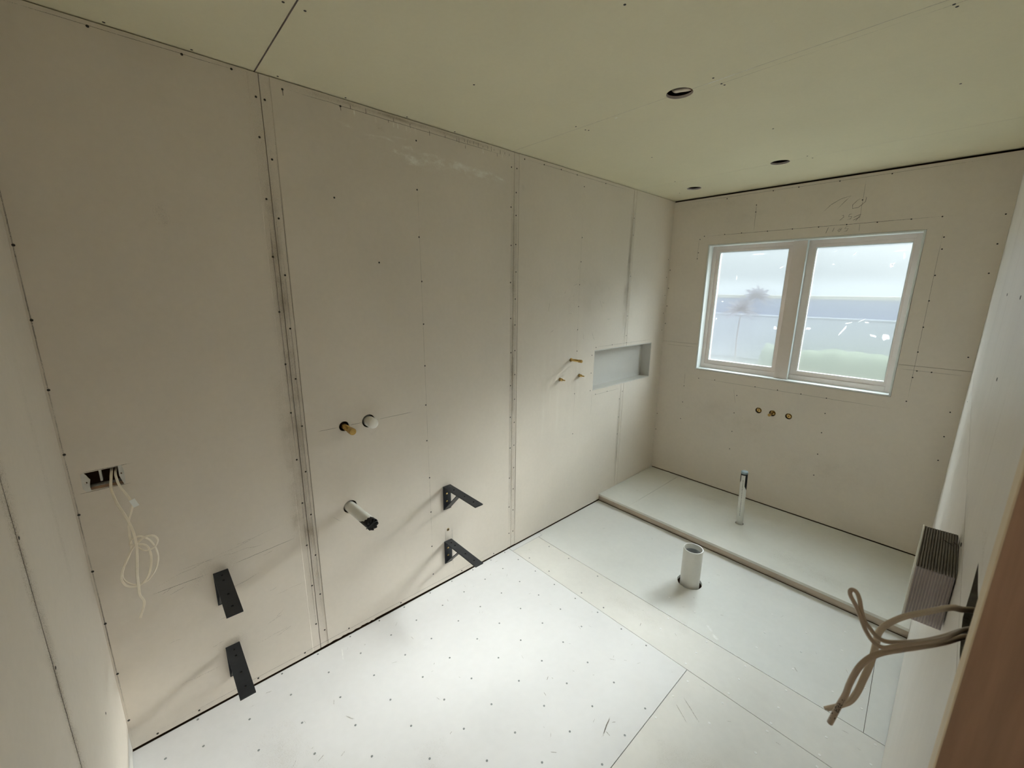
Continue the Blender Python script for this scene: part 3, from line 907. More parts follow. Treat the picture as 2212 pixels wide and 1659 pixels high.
for k, (a, b) in enumerate([(1.519, 2.379), (1.617, 2.366), (1.641, 2.378), (1.818, 2.366), (1.903, 2.371), (1.969, 2.372), (1.982, 2.372), (2.014, 2.379), (2.02, 2.352), (2.033, 2.378), (2.048, 2.38), (2.07, 2.382), (2.099, 2.378), (2.129, 2.378), (2.161, 2.38), (2.184, 2.379), (2.203, 2.378), (2.224, 2.358), (2.245, 2.376), (2.276, 2.376), (2.308, 2.374), (1.209, 2.358), (1.416, 2.358), (1.455, 2.376), (1.72, 2.372)]):
    h_ = (.012, .007, .009)[k % 3]
    Lm.append((wob((a, b + h_), (a + .0008, b - h_), 3, .0003), .0036))
strokes('pencil_and_dark_lines', 'left', Lm, PENCIL, wall_left, jd + .0006)
Lf = [(wob((1.745, 2.33), (1.755, .02), 60, .0006), .0022), (wob((2.952, 2.31), (2.948, .5), 40, .0006), .0018),
      (wob((1.131, 2.33), (1.133, .02), 30, .0004), .0018), (wob((1.1415, 2.33), (1.143, .02), 30, .0004), .0018), (wob((2.340, 2.37), (2.341, .02), 30, .0003), .0018), (wob((2.358, 2.37), (2.357, .02), 30, .0003), .0016),
      (wob((0.4765, 2.3), (0.4765, .01), 40, .0005), .005)]
for k in range(16):          # random scuffs low on the wall
    a, b = random.uniform(.6, 1.08), random.uniform(.12, .72)
    Lf.append((wob((a, b), (a + random.uniform(.03, .16), b + random.uniform(-.01, .03)), 6, .002), .002))
for k in range(14):
    a, b = random.uniform(2.65, 3.35), random.uniform(1.35, 1.85)
    Lf.append((wob((a, b), (a + random.uniform(-.04, .05), b + random.uniform(-.08, .02)), 6, .004), .003))
Lf.append((wob((0.60, 0.615), (1.05, .70), 14, .004), .0016)); Lf.append((wob((0.66, 0.65), (1.0, .64), 14, .004), .0016))
Lf.append((wob((1.24, .655), (1.28, .615), 4, .001), .0018))
strokes('faint_lines', 'left', Lf, PENCIL_F, wall_left, jd + .0004)
G = [(wob((1.130, 2.39), (1.138, .15), 20, .002), .085), (wob((1.095, 1.35), (1.10, .55), 10, .004), .09), (wob((1.15, 2.0), (1.152, .05), 10, .002), .03),
     (wob((2.349, 2.38), (2.349, .05), 16, .001), .050), (wob((3.538, 2.37), (3.538, 1.28), 12, .001), .055), (wob((3.538, .9), (3.538, .1), 8, .001), .030),
     (wob((1.20, 2.386), (2.33, 2.384), 24, .002), .024), (wob((3.50, 1.75), (3.515, 1.35), 8, .004), .06)]
strokes('joint_grime', 'left', G, GRIME, wall_left, .0003)
Sm = [([(2.85, 1.68), (3.05, 1.74), (3.2, 1.66), (3.3, 1.60)], .22), ([(2.75, 1.55), (3.0, 1.6), (3.15, 1.55)], .15), ([(1.42, 1.045), (1.45, 1.0), (1.49, 1.03)], .02),
      ([(.80, 1.93), (.82, 1.86)], .04), ([(1.56, 2.33), (1.60, 2.33)], .03), ([(2.40, 2.24), (2.44, 2.22)], .03), ([(.72, .56), (.78, .63), (.86, .60)], .06), ([(.76, .25), (.86, .26)], .05)]
strokes('smudges', 'left', Sm, SMUDGE, wall_left, .0009)
Du = [([(1.50, 2.290), (1.57, 2.294), (1.599, 2.298), (1.65, 2.29)], .016), ([(1.52, 2.28), (1.59, 2.286)], .010), ([(1.615, 2.308), (1.673, 2.313), (1.71, 2.314)], .012),
      ([(1.62, 2.256), (1.67, 2.25), (1.73, 2.236)], .030), ([(1.66, 2.27), (1.72, 2.284), (1.75, 2.25)], .030), ([(1.735, 2.275), (1.765, 2.255), (1.80, 2.215)], .035),
      ([(1.76, 2.268), (1.845, 2.277), (1.89, 2.25)], .030), ([(1.83, 2.238), (1.899, 2.241), (1.96, 2.236)], .030), ([(1.87, 2.28), (1.948, 2.27), (1.99, 2.265), (2.09, 2.247)], .040),
      ([(1.98, 2.246), (2.077, 2.248), (2.17, 2.236)], .030), ([(2.05, 2.25), (2.194, 2.256), (2.31, 2.238)], .028), ([(1.6, 2.24), (1.9, 2.25), (2.3, 2.24)], .10), ([(1.40, 2.31), (1.46, 2.305)], .02)]
strokes('dust_smears', 'left', Du, DUST, wall_left, .0011)
Du2 = [([(a, 2.372), (a + .001, 2.345)], .010) for a in (1.47, 1.56, 1.64, 1.66, 1.70, 1.72, 1.745, 2.13, 2.26, 2.29, 2.31)]
strokes('dust_smears', 'left', Du2, DUST, wall_left, .0012)
strokes('scuff_streaks', 'left', [([(2.62 + k * .07, 1.35 + (k % 3) * .12), (2.63 + k * .07, 1.05), (2.63 + k * .07, .60 + (k % 2) * .2)], .06) for k in range(6)], mark_mat('pale_streak', (.84, .81, .74), .5, 10, .35, .75, stretch=(1, 2, .35)), wall_left, .0010)

Bm = [(wob((.25, 2.101), (1.66, 2.099), 40, .0008), .0034), (wob((.627, 2.30), (.631, 2.105), 8, .0006), .0028), (wob((1.232, 2.36), (1.235, 2.105), 8, .0006), .0020), (wob((1.24, 2.10), (1.243, 2.05), 8, .0006), .0022),
      (wob((1.621, 2.06), (1.631, .99), 30, .0006), .0020), (wob((.236, 2.09), (.233, 1.9), 8, .0006), .0020), (wob((.33, .966), (1.62, .966), 30, .0008), .0022),
      (wob((1.545, 1.2215), (1.85, 1.219), 10, .0006), .0020), (wob((0.02, 1.222), (.31, 1.222), 10, .0006), .0018), (wob((.03, 2.371), (1.82, 2.368), 30, .0008), .0020), (wob((0.632, .94), (0.662, .80), 8, .0006), .0014), (wob((.234, 1.0), (.234, .88), 5, .0006), .0020)]
strokes('pencil_and_dark_lines', 'back', Bm, PENCIL, wall_back, .0006)
# pencilled numbers over the window
def glyph(x, z, s, segs, slant=.25):
    return [([(x + (px + slant * pz) * s, z + pz * s) for px, pz in sg], .0042) for sg in segs]
NUM = []
NUM += glyph(1.080, 2.190, .080, [[(-.6, -.1), (-.2, .5), (.3, .85), (.9, 1.0), (.6, .55), (.3, 0)]])                                    # 7
NUM += glyph(1.180, 2.185, .072, [[(.55, .95), (.2, .75), (0, .4), (.1, .1), (.5, .15), (.8, .55), (.75, .9), (.55, .95)]])               # 0
NUM += glyph(1.13, 2.128, .030, [[(0, .8), (.4, 1), (.6, .6), (.1, .0), (.7, .1)]])
NUM += glyph(1.165, 2.128, .034, [[(.8, 1), (.2, .9), (.2, .5), (.7, .5), (.7, .1), (.1, 0)]])
NUM += glyph(1.195, 2.120, .040, [[(.0, .4), (.9, .9)], [(.1, 0), (1.0, .5)], [(.5, -.2), (.9, .9)]])
NUM += glyph(1.070, 2.050, .045, [[(0, 0), (.0, 1)]])
NUM += glyph(1.105, 2.058, .030, [[(0, 0), (.0, 1)]])
NUM += glyph(1.130, 2.058, .030, [[(.6, 1), (.1, .6), (.6, .4), (.3, 0), (.0, .3), (.6, .6), (.6, 1)]])
NUM += glyph(1.160, 2.058, .032, [[(.8, 1), (.2, .9), (.1, .5), (.7, .5), (.6, .05), (.0, 0)]])
strokes('pencil_numbers', 'back', NUM, PENCIL, wall_back, .0008)
Bs = [([(.05, 2.33), (.3, 2.34), (.6, 2.31)], .05), ([(.24, 1.19), (.30, 1.17)], .05), ([(.25, .8), (.6, .7), (1.0, .6)], .2), ([(.9, .4), (1.3, .45), (1.6, .5)], .25), ([(.42, 2.2), (.8, 2.25), (1.0, 2.18)], .10), ([(.66, 2.374), (.74, 2.374)], .02)]
strokes('smudges', 'back', Bs, SMUDGE, wall_back, .0009)

Fs = []
for k in range(60):
    a, b = random.uniform(.05, 1.18), random.uniform(.75, 2.25)
    t = random.uniform(0, 6.28); ln = random.uniform(.006, .03)
    Fs.append((wob((a, b), (a + ln * math.cos(t), b + ln * math.sin(t)), 3, .001), random.uniform(.0015, .004)))
for k in range(40):
    a, b = random.uniform(.1, 1.8), random.uniform(2.1, 3.25)
    t = random.uniform(0, 6.28); ln = random.uniform(.006, .03)
    Fs.append((wob((a, b), (a + ln * math.cos(t), b + ln * math.sin(t)), 3, .001), random.uniform(.0015, .004)))
Fs += [(wob((1.26, 2.19), (1.36, 2.13), 6, .001), .004), (wob((1.25, 2.14), (1.33, 2.09), 6, .001), .003), (wob((.39, 1.10), (.43, 1.12), 4, .002), .008), (wob((1.10, 1.89), (1.13, 1.80), 5, .003), .007), (wob((.52, 1.05), (.53, 1.03), 3, .001), .005)]
strokes('floor_scuffs', 'floor', Fs, PENCIL_F, floor, .0007)
strokes('floor_smudges', 'floor', [([(random.uniform(.1, 1.7), random.uniform(.9, 3.1)) for _ in range(2)] , .001) for _ in range(1)] + [([(.25, .85), (.5, .9), (.8, 1.0)], .16), ([(.7, 1.3), (.9, 1.2), (1.1, 1.35)], .12), ([(1.3, 1.9), (1.5, 2.0)], .12), ([(1.06, 2.60), (1.12, 2.5)], .05), ([(.7, 2.45), (1.0, 2.47)], .08)], SMUDGE, floor, .0006)
strokes('white_scuffs', 'floor', [([(1.20, 2.62), (1.24, 2.60)], .03), ([(1.16, 2.66), (1.20, 2.63)], .02), ([(1.455, 1.95), (1.45, 1.885)], .014), ([(.06, 1.21), (.13, 1.19)], .006), ([(.74, 2.574), (1.30, 2.574), (1.80, 2.574)], .005)], CHIP, floor, .0008)
strokes('joint_lines', 'ceil', [(wob((-.005, 2.338), (.87, 2.338), 12, .0003), .002), (wob((.98, 2.338), (1.86, 2.338), 12, .0003), .002), (wob((.9, 2.372), (1.86, 2.372), 12, .0004), .002)], PENCIL_F, ceiling, .0004)
strokes('white_scuffs', 'ceil', [([(.62, 2.36), (.66, 2.362)], .012), ([(1.0, 2.34), (1.2, 2.338)], .006)], CHIP, ceiling, .0006)
strokes('wall_streaks', 'right', [([(y, z0), (y + .01, z1)], w_) for y, z0, z1, w_ in ((2.0, 1.66, 1.42, .03), (2.3, 1.95, 1.5, .05), (1.75, 1.9, 1.45, .02), (1.6, 1.60, 1.4, .02), (2.8, 2.1, 1.5, .08))] + [([(1.30, 1.38), (1.36, 1.40), (1.42, 1.388)], .02), ([(1.345, 1.388), (1.355, 1.43)], .008)], SMUDGE, wall_right, .0008)
strokes('joint_grime', 'front', [(wob((.671, 2.3), (.671, .1), 20, .002), .060)], GRIME, wall_front, .0004)
strokes('pencil_and_dark_lines', 'front', [(wob((.6725, 2.3), (.6725, .1), 20, .0003), .005)], PENCIL, wall_front, .0008)
strokes('wall_streaks', 'front', [([(.64, 1.7), (.645, 1.2), (.65, .5)], .05), ([(.70, 1.6), (.70, 1.0)], .03), ([(.30, 1.5), (.30, .9)], .05)], SMUDGE, wall_front, .0008)

# ------------------------------------------------------------------ shelf brackets (steel, black)
def make_bracket(label, y, ztop, dy_tilt=0.0):
    """arm along +x (0.295 long), wall leg down 0.142, diagonal brace; 50 wide, 5 thick"""
    o = empty('shelf_bracket', (0.0, y, ztop))
    tag(o, label, 'bracket', 'black steel basin brackets on the left wall')
    t, hw = .0055, .0245
    bm = bmesh.new()
    n = 20
    outl = rect(0.0055, -hw, 0.295, hw)
    hol = [circle(x, 0, .0048, 16) for x in (.035, .072, .170, .248)]
    vs, es = [], []
    # arm plate with four real holes
    def pl(bm, outline, holes, z0, z1):
        vs, es = [], []
        for ring_ in [outline] + holes:
            s = len(vs); vs.extend(Vector(q) for q in ring_); es.extend((s + i, s + (i + 1) % len(ring_)) for i in range(len(ring_)))
        V, E_, T, *_ = delaunay_2d_cdt(vs, es, [], 0, 1e-7)
        keep = []
        for tt in T:
            c = (sum(V[i][0] for i in tt) / 3, sum(V[i][1] for i in tt) / 3)
            if inside(c, outline) and not any(inside(c, h) for h in holes):
                keep.append(tt)
        used = {i for tt in keep for i in tt}
        A = {i: bm.verts.new((V[i][0], V[i][1], z1)) for i in used}
        B = {i: bm.verts.new((V[i][0], V[i][1], z0)) for i in used}
        cnt = set()
        for tt in keep:
            bm.faces.new([A[i] for i in tt]); bm.faces.new([B[i] for i in reversed(tt)])
            for i in range(3):
                cnt.add((tt[i], tt[(i + 1) % 3]))
        for a, b in cnt:
            if (b, a) not in cnt:
                bm.faces.new([A[b], A[a], B[a], B[b]])
    pl(bm, outl, hol, -t, 0)
    fixn(bm)
    for x in (.035, .072, .170, .248):  # dark discs added at the hole bottoms to paint in their shade
        lathe(bm, [(.0050, -t - .0002), (.0050, -t + .0008), (.0048, -t + .0008)], (x, 0, 0), (0, 0, 1), 14, 1)
    link('arm', bm, [BLACKSTEEL, HOLE_SHADE], o)
    bm = bmesh.new()
    box(bm, (0.0003, -hw, -.142), (t, hw, 0.0), 0, .001)
    link('wall_plate', bm, BLACKSTEEL, o)
    bm = bmesh.new()
    # angled brace, a folded strip between wall plate and arm
    p0, p1 = Vector((t, 0, -.132)), Vector((.125, 0, -t))
    d = (p1 - p0).normalized(); nn = Vector((d.z, 0, -d.x))
    bw = .020
    A = [p0 + Vector((0, -bw, 0)), p0 + Vector((0, bw, 0)), p1 + Vector((0, bw, 0)), p1 + Vector((0, -bw, 0))]
    va = [bm.verts.new(q) for q in A]; vb = [bm.verts.new(q + nn * .0045) for q in A]
    bm.faces.new(va); bm.faces.new(list(reversed(vb)))
    for i in range(4):
        bm.faces.new([va[i], vb[i], vb[(i + 1) % 4], va[(i + 1) % 4]])
    fixn(bm)
    link('brace', bm, BLACKSTEEL, o)
    for zz in (-.045, -.092):
        bm = bmesh.new()
        lathe(bm, [(.0055, 0), (.0055, .002), (.004, .0034), (.002, .0034), (.0015, .0015)], (t, -.004, zz), (1, 0, 0), 12)
        link('screw', bm, BRASS_BR, o, True)
    return o
make_bracket('upper left black steel bracket, nearest the camera above its twin, arm pointing into the room', 0.8085, 0.588)
make_bracket('lower left black steel bracket nearest the camera, hanging just above the floor edge', 0.8085, 0.245)
make_bracket('upper right black steel bracket beside the middle wall joint, level with the waste pipe', 1.858, 0.607)
make_bracket('lower right black steel bracket beside the middle wall joint, casting a shadow on the floor', 1.857, 0.267)
bm = bmesh.new()
lathe(bm, [(.0085, -.0004), (.0085, .001), (.006, .0015)], (0, 1.861, .332), (1, 0, 0), 14, 0)
lathe(bm, [(.0048, 0.001), (.0048, .0026), (.003, .0028)], (0, 1.861, .332), (1, 0, 0), 12, 1)
fixn(bm)
tag(link('loose_screw', bm, [BRASS_BR, SCREW]), 'lone brass-ringed screw in the wall between the two right-hand black brackets', 'screw')

# ------------------------------------------------------------------ plumbing on the left wall
t = empty('basin_water_stub', (0, 1.328, 1.068))
tag(t, 'thick brass stub pipe poking from a dark hole, left of the white capped stub', 'pipe')
bm = bmesh.new()
lathe(bm, [(.0125, -.07), (.0125, .070)], (0, 0, 0), (1, .02, -.02), 24)
link('pipe', bm, BRASS, t, True)
bm = bmesh.new()
lathe(bm, [(.0128, .066), (.0152, .068), (.0152, .093), (.0138, .096), (.006, .096)], (0, 0, 0), (1, .02, -.02), 24)
link('end_cap', bm, BRASS, t)
t = empty('capped_water_stub', (0, 1.444, 1.068))
tag(t, 'white domed plastic cap over a stub pipe, right of the brass basin stub', 'pipe')
bm = bmesh.new()
pr = [(.0245, -.05), (.0245, .040)] + [(.0245 * math.cos(a), .040 + .022 * math.sin(a)) for a in [math.radians(k * 12) for k in range(1, 8)]]
lathe(bm, pr, (0, 0, 0), (1, .0, -.02), 32)
link('domed_cap', bm, CAPW, t, True)

t = empty('basin_waste_pipe', (0, 1.327, 0.672))
tag(t, 'grey-white waste pipe sticking out of the left wall, its end wrapped in black tape', 'pipe')
ax = Vector((1, .055, .0)).normalized()
bm = bmesh.new()
lathe(bm, [(.0245, -.07), (.0245, .20), (.0222, .20), (.0222, -.06)], (0, 0, 0), ax, 36, 0, cap=False)
link('pipe', bm, PVC, t, True)
bm = bmesh.new()
# ragged tape sleeve and a flat taped-over end
_a = ax.orthogonal().normalized(); _b = ax.cross(_a)
def jagf(k, i):
    dr = _a * math.cos(2 * math.pi * i / 36) + _b * math.sin(2 * math.pi * i / 36)
    t_ = max(0, dr.dot(Vector((0, -.85, -.5)).normalized()))
    return (-.046 * t_ ** 4 - .012 * t_ + .003 * ((i * 7) % 3)) if k == 0 else ((.003 * ((i * 5) % 4)) if k == 2 else 0)
lathe(bm, [(.0250, .185), (.0252, .206), (.0262, .2085), (.012, .2115), (.0, .2105)], (0, 0, 0), ax, 36, 0, jag=jagf, cap=False)
bmesh.ops.solidify(bm, geom=bm.faces[:], thickness=.0006)
link('tape_wrap', bm, TAPE, t)
bm = bmesh.new()
sweep(bm, [Vector((.2125, -.018, -.010)), Vector((.2130, 0, 0.002)), Vector((.2125, .019, .013))], [(0.001, .0018), (-.001, .0018), (-.001, -.0018), (.001, -.0018)])
link('tape_fold', bm, TAPE, t)

# shower mixer stubs
t = empty('shower_outlet_stub', (0, 2.892, 1.207))
tag(t, 'longest brass stub left of the niche, above the two short fittings', 'pipe')
bm = bmesh.new(); lathe(bm, [(.0085, -.05), (.0085, .074)], (0, 0, 0), (1, 0, 0), 20); link('pipe', bm, BRASS_BR, t, True)
bm = bmesh.new(); lathe(bm, [(.0087, .070), (.0105, .071), (.0105, .094), (.009, .096), (.003, .096)], (0, 0, 0), (1, 0, 0), 8); link('end_cap', bm, BRASS, t)
bm = bmesh.new(); lathe(bm, [(.0108, .001), (.0125, .002), (.0125, .006), (.0088, .007)], (0, 0, 0), (1, 0, 0), 20, cap=False); link('collar', bm, BRASS, t)
def tap_fitting(y, z, label):
    t = empty('shower_tap_spindle', (0, y, z))
    tag(t, label, 'tap spindle', 'short brass tap spindles left of the niche')
    bm = bmesh.new(); lathe(bm, [(.0118, -.03), (.0118, .010), (.0105, .014), (.0105, .020), (.006, .026)], (0, 0, 0), (1, 0, 0), 6); link('body', bm, BRASS_BR, t)
    bm = bmesh.new(); lathe(bm, [(.0042, .024), (.0042, .044), (.003, .046)], (0, 0, 0), (1, 0, 0), 12); link('spindle', bm, BRASS, t, True)
tap_fitting(2.785, 1.083, 'short brass tap spindle, lower left of the three left-wall shower fittings')
tap_fitting(2.991, 1.084, 'short brass tap spindle, lower right of the three left-wall shower fittings, nearest the niche')

# bath taps under the window
for x, z, lab, stub in ((0.830, 0.790, 'leftmost of three round brass fittings set in holes under the window', False),
                        (0.925, 0.789, 'middle brass fitting under the window, with a short stub pipe sticking out', True),
                        (1.030, 0.789, 'rightmost of three round brass fittings set in holes under the window', False)):
    t = empty('wall_tap_fitting', (x, L, z))
    tag(t, lab, 'tap fitting', 'brass fittings under the window')
    bm = bmesh.new(); lathe(bm, [(.0150, -.05), (.0150, -.012), (.0130, -.008), (.0090, -.008), (.0080, -.016), (.003, -.016)], (0, 0, 0), (0, -1, 0), 6)
    link('hex_body', bm, BRASS_BR, t)
    bm = bmesh.new(); lathe(bm, [(.0178, -.05), (.0178, -.018), (.0155, -.018)], (0, 0, 0), (0, -1, 0), 20, cap=False)
    link('collar', bm, BRASS, t)
    if stub:
        bm = bmesh.new(); lathe(bm, [(.0082, -.01), (.0082, .058), (.0105, .060), (.0105, .072), (.004, .073)], (0, 0, 0), (0, -1, 0), 18)
        link('stub_pipe', bm, BRASS, t)
    else:
        bm = bmesh.new(); lathe(bm, [(.004, -.012), (.004, .004), (.002, .005)], (0, 0, 0), (0, -1, 0), 10)
        link('spindle', bm, BRASS, t)

# ------------------------------------------------------------------ pipes standing in the floor
t = empty('toilet_waste_pipe', (0.952, 2.912, 0))
tag(t, 'short wide white open-topped pipe rising from a dark-rimmed hole in the floor', 'pipe')
lean = Vector((0.0, 0.0, 1.0)).normalized()
bm = bmesh.new()
lathe(bm, [(.0530, -.045), (.0530, .218), (.0524, .221), (.0488, .221), (.0484, .218), (.0484, -.04)], (0, 0, 0), lean, 48, 0, cap=False)
fixn(bm)
link('pipe', bm, PVC, t, True)
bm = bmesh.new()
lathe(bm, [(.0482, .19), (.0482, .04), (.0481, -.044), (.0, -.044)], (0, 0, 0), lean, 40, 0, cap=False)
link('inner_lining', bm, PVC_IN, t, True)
bm = bmesh.new()
lathe(bm, [(.0485, .2205), (.0529, .2205), (.0529, .2222), (.0485, .2222)], (0, 0, 0), lean, 48, 0, cap=False)
link('cut_rim', bm, TAG, t, True)

t = empty('shower_waste_pipe', (0.936, 3.716, HS))
tag(t, 'tall slim white pipe standing in the raised shower floor, top wrapped in black tape', 'pipe')
bm = bmesh.new()
ax = Vector((-.026, -.022, 1)).normalized()
lathe(bm, [(.0212, -.03), (.0212, .388)], (0, 0, 0), ax, 32)
link('pipe', bm, PVC, t, True)
bm = bmesh.new()
lathe(bm, [(.0215, .381), (.0222, .386), (.0222, .396), (.0200, .4), (.0, .4)], (0, 0, 0), ax, 32, cap=False)
link('end_cap', bm, BLUECAP, t, True)
bm = bmesh.new()
def strip(bm, a0, a1, h0, h1, rr, taper=0.0):
    aa = ax.orthogonal().normalized(); a_ = Vector((1, 0, 0)); a_ = (a_ - ax * a_.dot(ax)).normalized(); b_ = ax.cross(a_)
    prev = None
    for i in range(9):
        k = a0 + (a1 - a0) * i / 8
        lowz = h0 + taper * abs(i / 8 - .5) * 2
        p = [bm.verts.new(ax * hh + (a_ * math.cos(k) + b_ * math.sin(k)) * rr) for hh in (lowz, h1)]
        if prev:
            bm.faces.new([prev[0], p[0], p[1], prev[1]])
        prev = p
R_ = math.radians
strip(bm, R_(-52), R_(30), .265, .386, .0219, .03)
strip(bm, R_(30), R_(180), .30, .386, .0219, .02)
strip(bm, R_(180), R_(236), .31, .386, .0219, .02)
strip(bm, R_(236), R_(308), .375, .386, .0219, .0)
bmesh.ops.solidify(bm, geom=bm.faces[:], thickness=.0004)
link('tape_wrap', bm, TAPE, t)
# the printed line up the pipe, too small to read in the photo: short dashes
bm = bmesh.new()
aD = R_(-82)
a_ = Vector((1, 0, 0)); a_ = (a_ - ax * a_.dot(ax)).normalized(); b_ = ax.cross(a_)
rad = (a_ * math.cos(aD) + b_ * math.sin(aD)); tg = ax.cross(rad).normalized()
hh = .07
while hh < .345:
    ln = random.uniform(.004, .009)
    c = ax * hh + rad * .0214
    quad(bm, [c - tg * .0025, c + tg * .0025, c + tg * .0025 + ax * ln, c - tg * .0025 + ax * ln])
    hh += ln + random.uniform(.003, .007)
link('printed_line', bm, PIPEINK, t)

# ------------------------------------------------------------------ socket cut-out and its cables
t = empty('socket_mounting_bracket', (0, .551, 1.06))
tag(t, 'pale mounting bracket inside the dark rectangular socket cut-out in the left wall', 'bracket')
tl = Vector(t.location)
def sp_(name, p, q, m=BOXPL, bev=.0008, holes=None):
    bm = bmesh.new(); box(bm, p, q, 0, bev); local(bm, tl); return link(name, bm, m, t)
bm = bmesh.new()
panel(bm, 'left', [(.500, 1.088), (.508, 1.091), (.513, 1.082), (.516, 1.074), (.520, 1.066), (.517, 1.052), (.516, 1.038), (.517, 1.028), (.506, 1.028), (.499, 1.040)], [circle(.509, 1.058, .0035, 12)], .002, .0014)
fixn(bm); local(bm, tl); link('left_tab', bm, BOXPL, t)
bm = bmesh.new()
panel(bm, 'left', [(.588, 1.094), (.596, 1.094), (.600, 1.08), (.600, 1.05), (.598, 1.03), (.594, 1.029), (.590, 1.045), (.587, 1.06)], [circle(.5935, 1.066, .003, 12)], .002, .0014)
fixn(bm); local(bm, tl); link('right_tab', bm, BOXPL, t)
sp_('divider', (-.030, .541, 1.050), (-.010, .547, 1.094))
bm = bmesh.new()
MAPS['rail'] = lambda a, b, d: (b, a, 1.036 + d)
panel(bm, 'rail', rect(.512, -.040, .592, -.010), [rect(.533, -.030, .547, -.024), rect(.555, -.030, .569, -.022)], .003)
fixn(bm); local(bm, tl); link('lower_rail', bm, BOXPL, t)
sp_('rail_lip', (-.012, .512, 1.026), (-.009, .592, 1.036), JAMB)

def cable(name, label, pts, prof, m, up=Vector((1, 0, 0)), group=None, n=6, parent=None, mend=CUT):
    P = catmull(pts, n)
    bm = bmesh.new()
    org = P[0].copy()
    P2 = [p - org for p in P]
    fr_ = sweep(bm, P2, prof, 0, up, True, 1)
    fixn(bm)
    o = link(name, bm, [m, mend], parent, True)
    o.location = org
    if label:
        tag(o, label, 'cable', group)
    return o, fr_, org
cable('electrical_cable', 'straight cream cable hanging from the socket cut-out, ending in a cut tip below the coil',
      [(-.06, .572, 1.085), (-0.02, 0.571, 1.079), (0.005, 0.567, 1.058), (0.02, 0.563, 1.027), (0.045, 0.570, 0.986), (0.06, 0.583, 0.944), (0.068, 0.592, 0.903), (0.074, 0.596, 0.873), (0.078, 0.596, 0.831), (0.074, 0.590, 0.779), (0.068, 0.583, 0.726), (0.064, 0.580, 0.679), (0.056, 0.578, 0.64), (0.045, 0.584, 0.608), (0.045, 0.58, 0.585), (0.045, 0.566, 0.548)],
      flat_prof(.0019, .0019), CABLE_L, Vector((0, 1, 0)))
kn, _, _ = cable('electrical_cable', 'cream cable with a white tag, knotted into a loose coil below the socket cut-out',
      [(-.06, .583, 1.082), (-0.02, 0.5815, 1.077), (0.005, 0.579, 1.064), (0.025, 0.584, 1.033), (0.038, 0.599, 0.994), (0.040, 0.606, 0.968), (0.040, 0.599, 0.94), (0.036, 0.588, 0.906), (0.036, 0.583, 0.859), (0.040, 0.581, 0.814), (0.045, 0.567, 0.78), (0.05, 0.551, 0.751), (0.05, 0.543, 0.718), (0.05, 0.549, 0.691), (0.046, 0.564, 0.675), (0.046, 0.585, 0.672), (0.05, 0.607, 0.696), (0.05, 0.62, 0.734), (0.05, 0.625, 0.775), (0.052, 0.619, 0.81), (0.052, 0.599, 0.824), (0.046, 0.58, 0.826),
       (0.040, 0.584, 0.840), (0.046, 0.598, 0.849), (0.045, 0.613, 0.844), (0.045, 0.631, 0.82), (0.042, 0.641, 0.781), (0.042, 0.641, 0.743), (0.042, 0.628, 0.705), (0.040, 0.604, 0.675), (0.040, 0.578, 0.672), (.040, .556, .690), (.042, .546, .72), (.046, .556, .76), (.050, .575, .80), (.056, .588, .822),
       (0.070, 0.601, 0.840), (0.073, 0.620, 0.853), (0.075, 0.641, 0.850), (0.075, 0.650, 0.830), (0.072, 0.639, 0.807), (0.070, 0.617, 0.801), (0.060, 0.604, 0.808), (.052, .597, .815)],
      flat_prof(.0018, .0016), CABLE_L, Vector((0, 1, 0)))
bm = bmesh.new()
box(bm, (.046, .603, .956), (.0475, .618, .984), 0, .0003)
bmesh.ops.rotate(bm, verts=bm.verts[:], cent=(.047, .61, .97), matrix=Matrix.Rotation(.3, 3, 'X'))
local(bm, kn.location)
link('white_tag', bm, TAG, kn)

# ------------------------------------------------------------------ switch cables by the door
PR = flat_prof(.0018, .0018)
cable('switch_cable', 'upper taupe cable arching out of the switch hole by the door jamb',
      [(1.91, 1.315, 1.338), (1.880, 1.308, 1.342), (1.866, 1.3, 1.345), (1.857, 1.28, 1.352), (1.848, 1.265, 1.357), (1.8331, 1.244, 1.3547), (1.8181, 1.23, 1.3471), (1.8068, 1.226, 1.332), (1.8026, 1.224, 1.3196), (1.8027, 1.224, 1.3089), (1.8027, 1.22, 1.2962), (1.8019, 1.211, 1.2849), (1.800, 1.202, 1.274), (1.798, 1.2, 1.258), (1.794, 1.2, 1.242), (1.787, 1.2, 1.23), (1.777, 1.2, 1.2165)],
      PR, CABLE, Vector((0, 0, 1)))
cable('switch_cable', 'flat taupe cable doubled back into a narrow upright loop beside the door jamb',
      [(1.91, 1.325, 1.315), (1.88, 1.312, 1.318), (1.866, 1.3, 1.321), (1.856, 1.27, 1.328), (1.848, 1.25, 1.329), (1.832, 1.22, 1.332), (1.817, 1.205, 1.327), (1.809, 1.196, 1.325), (1.801, 1.195, 1.327), (1.794, 1.195, 1.335), (1.788, 1.196, 1.346), (1.782, 1.198, 1.356), (1.777, 1.2, 1.362), (1.7755, 1.2, 1.367), (1.7770, 1.2, 1.3705), (1.7805, 1.2, 1.3695), (1.7838, 1.2, 1.363), (1.787, 1.2, 1.352), (1.7905, 1.203, 1.341), (1.796, 1.204, 1.334), (1.804, 1.204, 1.3275), (1.813, 1.210, 1.3255), (1.832, 1.229, 1.328), (1.848, 1.259, 1.326), (1.867, 1.306, 1.3195), (1.88, 1.318, 1.3200), (1.91, 1.34, 1.319)],
      round_prof(.0020, 10), CABLE_D, Vector((0, 0, 1)))
